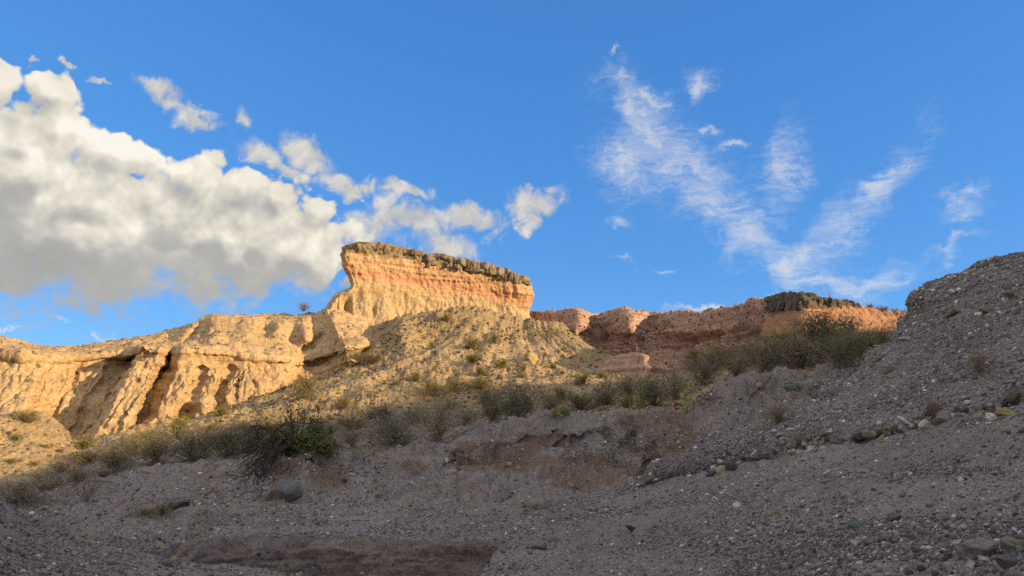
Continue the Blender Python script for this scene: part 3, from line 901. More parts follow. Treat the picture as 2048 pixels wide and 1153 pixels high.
# ---- the butte
TOPB = {0.0: 0, 0.1: -11, 0.25: -13, 0.6: -13, 0.88: -9, 1.0: 0}
brows = [(700, 489, 1052, 553, 0.7, 1.0), (684, 497, 1060, 563, 0.0, 1.0), (680, 511, 1064, 577, 0.05, 0.9), (682, 530, 1067, 592, 0.25, 0.7), (693, 552, 1064, 610, 0.55, 0.5),
         (698, 570, 1059, 622, 0.5, 0.4), (668, 586, 1062, 633, 0.15, 0.3), (648, 612, 1072, 644, -0.2, 0.2), (640, 650, 1086, 657, -0.6, 0), (622, 695, 1110, 695, -1.1, 0), (600, 745, 1130, 735, -1.6, 0)]
BUT = []
for k, (ul, vl, ur, vr, ro, bw) in enumerate(brows):
    row = []
    for f in (0, 0.03, 0.12, 0.25, 0.4, 0.55, 0.7, 0.85, 0.97, 1.0):
        e = min(f, 1 - f)
        vv = vl + (vr - vl) * f + bw * np.interp(f, list(TOPB), list(TOPB.values()))
        rr = 48.6 + 6.0 * f + ro + (1.1 if e == 0 else 0.25 if e < 0.05 else 0)
        row.append((ul + (ur - ul) * f, vv, rr))
    row = [(ul + 24, row[0][1] + 2, row[0][2] + 7)] + row + [(ur - 20, row[-1][1] + 2, row[-1][2] + 7)]
    BUT.append(row)
BUT = [[(u + (4 if u < 800 else -4), v + 9, r + 7.5) for u, v, r in BUT[0]]] + BUT


def bu_disp(P, u, v, s, t):
    s = s - 1
    e = sstep(t, 0.6, 1.6) * (1 - sstep(t, 9.4, 10.4))
    n = 0.18 * fbm(P, 0.3, 2) + 0.10 * fbm(P, 1.1, 3, 0.62) + 0.045 * fbm(P, 3.6, 3, 0.68) - 0.12 * np.clip(fbm(P * np.array([1.0, 1.0, 0.5]), 0.9, 3, 0.6, off=31, ridged=True) - 0.75, 0, 1)
    n += 0.08 * fbm(P * np.array([0.12, 0.12, 2.6]), 1.0, 3) * sstep(s, 1.8, 2.4) * (1 - 0.8 * sstep(s, 4.6, 5.6))
    q = np.stack([P[..., 0] * 1.0, P[..., 1], P[..., 2] * 0.18], -1)
    n += -0.25 * np.clip(fbm(q, 0.7, 3, 0.6, ridged=True) - 0.2, 0, 2) * sstep(s, 4.5, 6.5)
    cap = gauss(s, 1.0, 0.9)
    n += cap * (0.40 * fbm(P, 0.7, 4, 0.7, off=3))
    n += -0.7 * gauss(u, 698 - (v - 620) * 0.12, 7) * sstep(v, 585, 605)
    n += -0.5 * gauss(u, 715, 10) * gauss(v, 672, 14)
    return n * (0.35 + 0.65 * e)


butte = patch('butte', BUT, M_butte, 1.5, bu_disp, bed=False)
me = butte.data
nvq = len(me.vertices)

# ---- red ridge on the right and the little nub in front of it
I1 = [(1035, 640, 60), (1068, 618, 58), (1108, 621, 57), (1150, 617, 55.5), (1200, 628, 58), (1255, 617, 54), (1300, 624, 54), (1380, 623, 50), (1450, 616, 46), (1530, 606, 41), (1580, 620, 40.5)]
I2 = [(1045, 652, 57), (1078, 640, 56), (1122, 648, 53.6), (1160, 648, 52.6), (1196, 655, 57), (1262, 655, 50.5), (1303, 655, 53), (1380, 652, 49), (1450, 648, 45), (1530, 642, 40.6), (1580, 650, 40)]
I3 = [(1070, 690, 53), (1100, 690, 51.5), (1138, 690, 50.6), (1175, 690, 50.4), (1200, 690, 54.5), (1275, 695, 48.5), (1310, 690, 51.5), (1388, 690, 47.6), (1460, 690, 43.6), (1540, 682, 39.8), (1580, 690, 39)]
I4 = [(1090, 725, 50), (1120, 735, 48), (1160, 745, 47), (1190, 750, 47.5), (1230, 750, 48.5), (1300, 750, 45.5), (1340, 752, 46.5), (1400, 745, 44.5), (1470, 730, 41.5), (1550, 720, 38.5), (1590, 720, 37.5)]


def i_disp(P, u, v, s, t):
    n = 0.30 * fbm(P, 0.25, 3) + 0.13 * fbm(P, 0.9, 3, 0.6) + 0.05 * fbm(P, 3.2, 3, 0.65)
    face = sstep(s, 2.2, 2.6) * (1 - sstep(s, 3.6, 4.0))
    n += face * (0.34 * fbm(P * np.array([0.12, 0.12, 2.2]), 1.0, 4, 0.65)) + 0.07 * fbm(P, 3.6, 2, 0.7)
    q = np.stack([P[..., 0] * 0.6, P[..., 1] * 0.9, P[..., 2] * 0.15], -1)
    n += -0.4 * np.clip(fbm(q, 0.5, 3, 0.6, ridged=True) - 0.1, 0, 2) * face
    n += -0.9 * gauss(u, 1440 - 0.2 * (v - 650), 5) * face - 1.1 * gauss(u, 1365 - 0.2 * (v - 700), 12) * sstep(v, 660, 690)
    return n


def i_pre(u, v, s, t):
    d = 0
    for a, w, b, h_, k in ((1152, 22, 650, 30, -1.6), (1118, 10, 655, 26, 0.7), (1180, 12, 665, 26, 0.8), (1262, 26, 645, 26, -1.6), (1330, 16, 640, 18, -0.9), (1225, 14, 660, 26, 0.8), (1300, 12, 655, 26, 0.7), (1470, 12, 660, 30, -0.4), (1410, 14, 665, 30, -0.4)):
        d = d + k * gauss(u + 0.25 * (v - b), a, w) * gauss(v, b, h_)
    return d * sstep(s, 1.0, 1.4)


patch('red_ridge', [shift(I1, 14, 6), I1, I2, I3, I4, shift(I4, 20, -1)], M_red, 1.6, i_disp, pre=i_pre)
N1 = [(1180, 742, 40.8), (1205, 727, 40.5), (1236, 710, 40.0), (1275, 706, 38.9), (1291, 711, 38.3), (1322, 733, 39.0), (1356, 750, 39.6)]
N0 = [(u, v + 12, r + 2.2) for u, v, r in N1]
N2 = [(1176, 750, 40.2), (1200, 742, 39.8), (1232, 735, 39.0), (1268, 735, 37.8), (1291, 737, 37.2), (1318, 745, 38.2), (1356, 757, 39.0)]
N3 = [(1172, 768, 39.4), (1196, 770, 38.8), (1228, 772, 38.0), (1266, 774, 36.9), (1290, 772, 36.4), (1314, 766, 37.4), (1356, 768, 38.2)]
patch('red_nub', [N0, N1, N2, N3], M_red, 1.5, lambda P, u, v, s, t: 0.10 * fbm(P, 0.5, 3) + 0.08 * fbm(P, 1.8, 3, 0.6) + 0.16 * fbm(P * np.array([0.12, 0.12, 2.4]), 1.0, 3) * sstep(s, 1, 1.5))

# ---- small butte with a dark cap at the end of the red ridge
J1 = [(1536, 598, 43.5), (1530, 600, 41.4), (1548, 592, 40.2), (1580, 586, 38.9), (1604, 587, 38.3), (1650, 597, 39.6), (1695, 604, 41.2), (1722, 611, 42.2), (1760, 621, 43.4), (1820, 628, 44.6), (1920, 640, 46.0)]
J2 = [(1536, 628, 43.5), (1528, 630, 41.2), (1548, 628, 40.0), (1580, 620, 38.8), (1604, 617, 38.2), (1650, 617, 39.5), (1695, 615, 41.1), (1722, 617, 42.0), (1760, 628, 43.2), (1820, 635, 44.2), (1920, 650, 45.0)]
J3 = [(1532, 655, 42.6), (1524, 658, 40.4), (1550, 655, 38.8), (1582, 650, 37.8), (1606, 648, 37.2), (1652, 650, 38.4), (1700, 648, 39.8), (1728, 652, 40.4), (1768, 662, 41.2), (1830, 670, 42.0), (1920, 680, 43.0)]
J4 = [(1520, 718, 39.8), (1514, 720, 38.0), (1540, 716, 36.8), (1584, 712, 35.9), (1612, 707, 35.5), (1660, 700, 36.4), (1710, 696, 37.4), (1735, 696, 37.8), (1775, 696, 38.2), (1830, 702, 38.5), (1920, 712, 38.5)]
small_butte = patch('small_butte', [shift(J1, 8, 5), J1, J2, J3, J4], M_butte2, 1.5, lambda P, u, v, s, t: 0.10 * fbm(P, 0.5, 3) + 0.10 * fbm(P, 1.6, 3, 0.6) + 0.05 * fbm(P, 4, 3, 0.6), bed=False)
# ---- brushy slope below it
S0 = [(1330, 870, 23), (1400, 830, 24.5), (1500, 800, 25.5), (1650, 775, 26.5), (1800, 735, 28), (1960, 710, 29)]
S1 = [(1335, 800, 29.5), (1400, 785, 29.5), (1500, 748, 30), (1650, 722, 30.5), (1800, 696, 31.5), (1960, 690, 32)]
S2 = [(1340, 752, 38.5), (1400, 742, 38.5), (1500, 716, 37.5), (1650, 694, 35.6), (1800, 680, 36), (1960, 680, 37)]
S3 = [(1340, 742, 43), (1400, 735, 42), (1500, 708, 40), (1650, 684, 38), (1800, 668, 38), (1960, 668, 39)]
patch('brush_slope', [S0, S1, S2, S3], M_valley, 2.2, lambda P, u, v, s, t: 0.3 * fbm(P, 0.25, 3) + 0.1 * fbm(P, 1.0, 3, 0.6) + 0.05 * fbm(P, 3, 3, 0.6))


# bed numbers for the two buttes, written again with the padded grid
def set_bed(o, f):
    me = o.data
    n_ = len(me.vertices)
    co = np.empty(n_ * 3, np.float32)
    me.vertices.foreach_get('co', co)
    u, v = proj(co.reshape(-1, 3).astype(float))
    a = me.attributes.new('bed', 'FLOAT', 'POINT')
    a.data.foreach_set('value', f(u, v).astype(np.float32))


def bed_butte(u, v):
    tl = np.array([b[0] for b in brows])
    f = np.clip((u - 685) / (1062 - 685), 0, 1)
    bw = np.interp(f, list(TOPB), list(TOPB.values()))
    lev = np.stack([b[1] + (b[3] - b[1]) * f + b[5] * bw for b in brows], -1)
    res = np.zeros(len(u))
    for k in range(len(brows) - 1):
        res = np.where(v >= lev[:, k], k + np.clip((v - lev[:, k]) / (lev[:, k + 1] - lev[:, k]), 0, 1), res)
    return res


set_bed(butte, bed_butte)
jx = np.array([q[0] for q in J1[1:]])


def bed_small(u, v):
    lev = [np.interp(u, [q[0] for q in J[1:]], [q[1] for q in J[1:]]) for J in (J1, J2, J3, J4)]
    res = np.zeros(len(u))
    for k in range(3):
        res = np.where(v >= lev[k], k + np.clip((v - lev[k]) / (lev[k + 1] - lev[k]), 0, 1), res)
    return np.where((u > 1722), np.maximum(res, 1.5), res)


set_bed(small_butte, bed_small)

# ------------------------------------------------------------------ ray lookups on the terrain
BVH = BVHTree.FromPolygons(np.concatenate(BV_V).tolist(), np.concatenate(BV_F).tolist())


def hit(u, v):
    d = ray(u, v)
    d = d / np.linalg.norm(d)
    p, n, i, dist = BVH.ray_cast(Vector(CAM), Vector(d))
    if p is None:
        return None, None
    if n.z < 0 or n.dot(Vector(d)) > 0:
        n = -n
    return p, n


# ------------------------------------------------------------------ the high valley side behind and right of the camera; its crest throws the evening shade
edge = [(-350, 965, 74), (0, 966, 72), (120, 945, 71), (260, 908, 70), (400, 880, 68), (560, 852, 66), (700, 822, 64), (850, 794, 62), (1000, 774, 60), (1110, 779, 57), (1215, 764, 52)]
crest = []
for u, v, t in edge:
    p, _ = hit(u, v)
    if p is not None:
        q = np.array(p) + SUNV / math.cos(SUN_EL) * t
        crest.append(q)
for (u, v, r, t) in ((1340, 744, 37.8, 47), (1450, 716, 37, 42), (1560, 700, 36, 38), (1680, 686, 35.5, 33), (1780, 660, 37, 29), (1860, 640, 40, 27)):
    crest.append(at(u, v, r) + SUNV / math.cos(SUN_EL) * t)
crest = np.array(crest)
first = crest[0] + (crest[0] - crest[1]) / np.linalg.norm((crest[0] - crest[1])[:2]) * 45
first[2] = crest[0][2]
last = crest[-1] + np.array([6.0, 18.0, -4.0])
crest = np.vstack([first, crest, last])
cl = np.concatenate([[0], np.cumsum(np.linalg.norm(np.diff(crest[:, :2], axis=0), axis=1))])
nq = 260
cq = np.stack([np.interp(np.linspace(0, cl[-1], nq), cl, crest[:, k]) for k in range(3)], -1)
tang = np.gradient(cq[:, :2], axis=0)
for _ in range(30):
    tang = (tang + np.roll(tang, 1, 0) + np.roll(tang, -1, 0)) / 3
tang[:30] = tang[30]
tang /= np.linalg.norm(tang, axis=1, keepdims=True)
nrm2 = np.stack([-tang[:, 1], tang[:, 0]], -1)
if (nrm2[nq // 2] @ (-cq[nq // 2, :2])) < 0:
    nrm2 = -nrm2
offs = np.concatenate([np.linspace(-90, -1, 40), np.linspace(0, 75, 90)])
Q = np.zeros((len(offs), nq, 3))
for i, o_ in enumerate(offs):
    Q[i, :, :2] = cq[:, :2] + nrm2 * o_
    Q[i, :, 2] = np.maximum(cq[:, 2] - (0.58 if o_ > 0 else 0.25) * abs(o_), -1.2)
Q[..., 2] += 0.10 * fbm(Q, 0.9, 2) + np.minimum(np.abs(offs) * 0.12, 1)[:, None] * 0.9 * fbm(Q, 0.12, 3)
azq = np.degrees(np.arctan2(Q[..., 0], Q[..., 1]))
bad = (np.abs(azq) < 47)
keep = ~(bad[:-1, :-1] | bad[1:, :-1] | bad[:-1, 1:] | bad[1:, 1:])
o = mesh_np('valley_side', Q, grid_faces(len(offs), nq, keep), M_slope)
o['kind'] = 'structure'
# ground sheet to the horizon
bm_n = 96
gv = [(0, 0, -1.6)]
rings = [30, 120, 500, 2000, 6000]
gf = []
for r_ in rings:
    for k in range(bm_n):
        gv.append((r_ * math.cos(2 * math.pi * k / bm_n), r_ * math.sin(2 * math.pi * k / bm_n), -1.6))
for k in range(bm_n):
    gf.append((0, 1 + k, 1 + (k + 1) % bm_n, 0))
tri = np.array([f[:3] for f in gf])
quads = []
for j in range(len(rings) - 1):
    for k in range(bm_n):
        a, b_ = 1 + j * bm_n + k, 1 + j * bm_n + (k + 1) % bm_n
        quads += [(a, a + bm_n, b_ + bm_n), (a, b_ + bm_n, b_)]
o = mesh_np('ground', gv, np.vstack([tri, np.array(quads)]), M_valley)
o['kind'] = 'structure'

# ------------------------------------------------------------------ stones
def ico(sub):
    import bmesh
    bm = bmesh.new()
    bmesh.ops.create_icosphere(bm, subdivisions=sub, radius=1)
    V = np.array([v.co[:] for v in bm.verts])
    Fc = np.array([[v.index for v in f.verts] for f in bm.faces])
    bm.free()
    return V, Fc


ICO = {k: ico(k) for k in (1, 2, 3, 4)}


def rock_shape(sub, seed, cuts=9, flat=0.62, lump=0.12, lo=0.55):
    R = np.random.default_rng(seed)
    V, Fc = ICO[sub]
    V = V.copy()
    for k in range(cuts):
        n = R.normal(size=3)
        n /= np.linalg.norm(n)
        d = R.uniform(lo, 0.92)
        e = np.maximum(0, V @ n - d)
        V -= e[:, None] * n * 0.93
    V *= 1 + lump * fbm(V, 1.3, 3, off=seed * 3.1)[:, None]
    V *= np.array([1.0, R.uniform(0.65, 0.9), flat * R.uniform(0.8, 1.2)])
    V /= np.abs(V[:, 0]).max()
    return V, Fc


def block_shape(seed):
    R = np.random.default_rng(seed)
    V, Fc = ICO[3]
    V = V / (np.abs(V) ** 7).sum(1, keepdims=True) ** (1 / 7.0)
    for k in range(7):
        n = R.normal(size=3) * np.array([1, 1, 0.6])
        n /= np.linalg.norm(n)
        e = np.maximum(0, V @ n - R.uniform(0.85, 1.15))
        V = V - e[:, None] * n
    V = V * (1 + 0.10 * fbm(V, 1.1, 3, off=seed * 2.7)[:, None])
    return V, Fc


def euler_from(Rm):
    """XYZ euler angles of rotation matrices (n,3,3)"""
    y = np.arcsin(np.clip(-Rm[:, 2, 0], -1, 1))
    x = np.arctan2(Rm[:, 2, 1], Rm[:, 2, 2])
    z = np.arctan2(Rm[:, 1, 0], Rm[:, 0, 0])
    return np.stack([x, y, z], -1)


def frames(N, tilt=0.25):
    n = len(N)
    Z = N + rng.normal(size=(n, 3)) * tilt
    Z /= np.linalg.norm(Z, axis=1, keepdims=True)
    a = rng.uniform(0, 2 * math.pi, n)
    h = np.stack([np.cos(a), np.sin(a), np.zeros(n)], -1)
    X = h - np.sum(h * Z, -1)[:, None] * Z
    X /= np.linalg.norm(X, axis=1, keepdims=True) + 1e-9
    Y = np.cross(Z, X)
    return np.stack([X, Y, Z], -1)


def proto_col(name, shapes, mat, smooth=False):
    c = bpy.data.collections.new(name)
    for k, (V, Fc) in enumerate(shapes):
        o = mesh_np(name, V, Fc, mat, smooth=smooth)
        COL.objects.unlink(o)
        c.objects.link(o)
    return c


P_peb = proto_col('pebble', [rock_shape(1, 100 + k, 5, 0.6, 0.1, 0.6) for k in range(8)], M_peb, True)
P_rub = proto_col('rubble_rock', [rock_shape(1, 200 + k, 8, 0.75, 0.15, 0.5) for k in range(6)], M_rub, False)


def gn_group(name, col):
    t = bpy.data.node_groups.new(name, 'GeometryNodeTree')
    t.interface.new_socket('Geometry', in_out='INPUT', socket_type='NodeSocketGeometry')
    t.interface.new_socket('Geometry', in_out='OUTPUT', socket_type='NodeSocketGeometry')
    n = NT(t)
    i = n.add('NodeGroupInput')
    o = n.add('NodeGroupOutput')
    ci = n.add('GeometryNodeCollectionInfo')
    ci.inputs['Collection'].default_value = col
    ci.inputs['Separate Children'].default_value = True
    ci.inputs['Reset Children'].default_value = True
    ip = n.add('GeometryNodeInstanceOnPoints')
    ip.inputs['Pick Instance'].default_value = True

    def na(nm, typ):
        a = n.add('GeometryNodeInputNamedAttribute', data_type=typ)
        a.inputs['Name'].default_value = nm
        return [s for s in a.outputs if s.enabled and s.name == 'Attribute'][0]
    n.l.new(i.outputs[0], ip.inputs['Points'])
    n.l.new(ci.outputs[0], ip.inputs['Instance'])
    n.l.new(na('pick', 'INT'), ip.inputs['Instance Index'])
    er = n.add('FunctionNodeEulerToRotation')
    n.l.new(na('turn', 'FLOAT_VECTOR'), er.inputs[0])
    n.l.new(er.outputs[0], ip.inputs['Rotation'])
    n.l.new(na('size', 'FLOAT_VECTOR'), ip.inputs['Scale'])
    n.l.new(ip.outputs[0], o.inputs[0])
    return t


GN_peb = gn_group('lay_pebbles', P_peb)
GN_rub = gn_group('lay_rubble', P_rub)


def lay(name, P, size, N, group, npick, mat):
    me = bpy.data.meshes.new(name)
    n = len(P)
    me.vertices.add(n)
    me.vertices.foreach_set('co', np.asarray(P, np.float32).ravel())
    a = me.attributes.new('pick', 'INT', 'POINT')
    a.data.foreach_set('value', rng.integers(0, npick, n).astype(np.int32))
    a = me.attributes.new('turn', 'FLOAT_VECTOR', 'POINT')
    a.data.foreach_set('vector', euler_from(frames(N)).astype(np.float32).ravel())
    a = me.attributes.new('size', 'FLOAT_VECTOR', 'POINT')
    sv = np.stack([size, size * rng.uniform(0.75, 1.1, n), size * rng.uniform(0.7, 1.2, n)], -1)
    a.data.foreach_set('vector', sv.astype(np.float32).ravel())
    me.materials.append(mat)
    o = bpy.data.objects.new(name, me)
    COL.objects.link(o)
    md = o.modifiers.new('stones', 'NODES')
    md.node_group = group
    o['kind'] = 'stuff'
    return o


def sample(pn, n, prob=None):
    d = PATCH[pn]
    P, N = d['P'], d['N']
    nv, nu = P.shape[:2]
    i = rng.uniform(0, nv - 1.01, n)
    j = rng.uniform(0, nu - 1.01, n)
    i0, j0 = i.astype(int), j.astype(int)
    fi, fj = (i - i0)[:, None], (j - j0)[:, None]
    p = (P[i0, j0] * (1 - fi) + P[i0 + 1, j0] * fi) * (1 - fj) + (P[i0, j0 + 1] * (1 - fi) + P[i0 + 1, j0 + 1] * fi) * fj
    q = N[i0, j0]
    u, v = proj(p)
    ok = (u > -150) & (u < 2250) & (v < 1260)
    if prob:
        ok &= rng.uniform(0, 1, n) < prob(u, v, p)
    return p[ok], q[ok], u[ok], v[ok]


def stones(name, pn, n, kmin, alpha, kmax, group, npick, mat, prob=None, floor=0.006):
    """sizes follow a power law; the smallest kept are about kmin photo pixels in radius at their distance"""
    p, q, u, v = sample(pn, n, prob)
    dist = np.linalg.norm(p - CAM, axis=1)
    s = np.maximum(kmin * dist / F, floor) * np.minimum(rng.pareto(alpha, len(p)) + 1, kmax)
    return lay(name, p + q * (s * 0.12)[:, None], s, q, group, npick, mat)


def nz(P, f, off=0.0):
    return perlin(P * f + off)


stones('gravel', 'gravel_ramp', 150000, 1.05, 2.5, 4.5, GN_peb, 8, M_peb, lambda u, v, p: 0.22 + 0.78 * sstep(nz(p, 0.55) + 0.5 * nz(p, 1.7, 6) + 0.6 * gauss(v, 1080, 50) * sstep(u, 1200, 1500) - 0.9 * gauss(v, 1140, 22) * sstep(u, 1600, 1750), -0.15, 0.4))
stones('gravel', 'gravel_hillside', 150000, 1.0, 2.5, 4.5, GN_peb, 8, M_peb, lambda u, v, p: 0.3 + 0.7 * sstep(nz(p, 0.35) + 0.6 * nz(p * np.array([1, 1, 2.5]), 0.9, 3), -0.2, 0.3))
stones('gravel', 'middle_bank', 36000, 0.95, 2.4, 5, GN_peb, 8, M_peb, lambda u, v, p: 0.25 + 0.6 * sstep(nz(p, 0.45, 4), -0.05, 0.35))
stones('gravel', 'gravel_bench', 14000, 1.0, 2.5, 4.5, GN_peb, 8, M_peb, lambda u, v, p: 0.3 + 0.7 * sstep(nz(p, 0.8, 4), -0.1, 0.3))
stones('gravel', 'cut_bank', 1100, 1.1, 2.8, 3.5, GN_peb, 8, M_peb)
stones('gravel', 'gravel_bar', 40000, 1.05, 2.5, 4.5, GN_peb, 8, M_peb, lambda u, v, p: 0.35 + 0.65 * sstep(nz(p, 0.7, 4), -0.1, 0.3))
stones('gravel', 'left_bank', 26000, 0.95, 2.4, 5, GN_peb, 8, M_peb, lambda u, v, p: 0.4 + 0.6 * sstep(nz(p, 0.5, 4), -0.1, 0.3))
stones('talus_rubble', 'talus_slope', 34000, 1.15, 2.4, 3.4, GN_rub, 6, M_rub, lambda u, v, p: sstep(u, 350, 480) * (0.35 + 0.65 * sstep(nz(p, 0.4), -0.2, 0.3)))
stones('talus_rubble', 'sunlit_mound', 900, 1.2, 2.6, 3, GN_rub, 6, M_rub)
stones('talus_rubble', 'badland_ridge', 5000, 1.0, 2.6, 3, GN_rub, 6, M_rub, lambda u, v, p: 0.6 * (v < 708) + 0.05)
stones('talus_rubble', 'red_ridge', 2600, 1.1, 2.6, 3, GN_rub, 6, M_rub, lambda u, v, p: 0.4 + 0.6 * (v < 655))
stones('talus_rubble', 'brush_slope', 3500, 1.4, 2.5, 3.5, GN_rub, 6, M_rub)


# ------------------------------------------------------------------ things
def tag(o, label=None, cat=None, group=None, kind=None):
    for k, v in (('label', label), ('category', cat), ('group', group), ('kind', kind)):
        if v:
            o[k] = v
    return o


ROCKM = {}


def rock_data(seed, mat, sub=2, **kw):
    key = (seed, mat.name, sub)
    if key not in ROCKM:
        V, Fc = rock_shape(sub, seed, **kw)
        o = mesh_np('stone', V, Fc, mat, smooth=(sub >= 3))
        ROCKM[key] = o.data
        bpy.data.objects.remove(o)
    return ROCKM[key]


def place_rock(name, u, v, wpx, mat, label, cat, seed, group=None, hs=1.0, sub=3, sink=0.32, turn=None, tilt=0.15, aspect=1.0, **kw):
    """a stone whose middle is seen at (u, v)"""
    p, n = hit(u, v + wpx * 0.12)
    if p is None:
        return None
    dist = (p - Vector(CAM)).length
    r_ = wpx * dist / F / 2
    me = rock_data(seed, mat, sub, **kw)
    o = bpy.data.objects.new(name, me)
    COL.objects.link(o)
    nn = np.array([[n.x, n.y, max(n.z, 0.2)]])
    fr = frames(nn, tilt)[0]
    e = Matrix(fr.tolist()).to_euler()
    if turn is not None:
        e.z = rad(turn)
    o.rotation_euler = e
    o.scale = (r_, r_ * aspect, r_ * hs)
    o.location = p + n * (r_ * 0.45 * hs * (1 - sink * 2))
    tag(o, label, cat, group)
    return o


# caprock blocks of both butte tops: pieces of the buttes
BLK = {}


def cap_blocks(parent, top, thick, wmin, wmax, mat, seed, back=0.25, skip=0.12, gap=0.0):
    """a bed of broken rock: blocks set side by side along the rim, its top line given by (u, v, range)"""
    R = np.random.default_rng(seed)
    u = top[0][0]
    while u < top[-1][0]:
        w = wmin + (wmax - wmin) * R.uniform(0, 1) ** 1.7
        if R.uniform() < skip:
            u += w * 0.6
            continue
        uc = u + w / 2
        v0 = np.interp(uc, [q[0] for q in top], [q[1] for q in top])
        r = np.interp(uc, [q[0] for q in top], [q[2] for q in top]) + back + R.uniform(-0.3, 0.3)
        h = thick * R.uniform(0.55, 1.2)
        p = at(uc, v0 + h / 2 + R.uniform(-2.0, 2.5), r + w * 0.35 * r / F)
        k = R.integers(12)
        if (k, mat.name) not in BLK:
            V, Fc = block_shape(700 + int(k))
            o = mesh_np('cap_block', V, Fc, mat, smooth=False)
            BLK[k, mat.name] = o.data
            bpy.data.objects.remove(o)
        o = bpy.data.objects.new('cap_block', BLK[k, mat.name])
        COL.objects.link(o)
        o.parent = parent
        o.location = p
        q = r / F / 2
        o.scale = (w * q * 1.04, w * q * R.uniform(0.8, 1.3), h * q)
        o.rotation_euler = (R.uniform(-.25, .25), R.uniform(-.22, .22) + 0.08, R.uniform(-0.6, 0.6))
        u += w * R.uniform(0.85 + gap, 1.02 + gap)


CAPLINE = [(690, 496, 49.4), (705, 491, 49.1), (735, 486, 49.0), (790, 493, 49.8), (850, 504, 50.6), (900, 513, 51.4), (960, 523, 52.4), (1010, 536, 53.3), (1040, 549, 54.0)]
cap_blocks(butte, [q for q in CAPLINE if q[0] < 860], 17, 6, 26, M_cap, 5, 0.55, 0.45)
cap_blocks(butte, [q for q in CAPLINE if q[0] > 840], 20, 6, 24, M_cap, 6, 0.45, 0.16)
cap_blocks(butte, [(840, 517, 50.4), (900, 525, 51.3), (960, 536, 52.3), (1010, 549, 53.2), (1045, 562, 54.0)], 13, 5, 20, M_cap, 9, 0.5, 0.4)
cap_blocks(small_butte, [(1531, 597, 41.4), (1548, 590, 40.2), (1580, 584, 38.9), (1604, 585, 38.4), (1650, 595, 39.7), (1695, 602, 41.3), (1716, 607, 42.0)], 22, 8, 26, M_cap2, 15, -0.15, 0.06, 0.14)
cap_blocks(small_butte, [(1530, 612, 41.2), (1548, 607, 40.1), (1580, 601, 38.8), (1604, 600, 38.3)], 16, 8, 20, M_cap2, 18, -0.15, 0.1, 0.16)

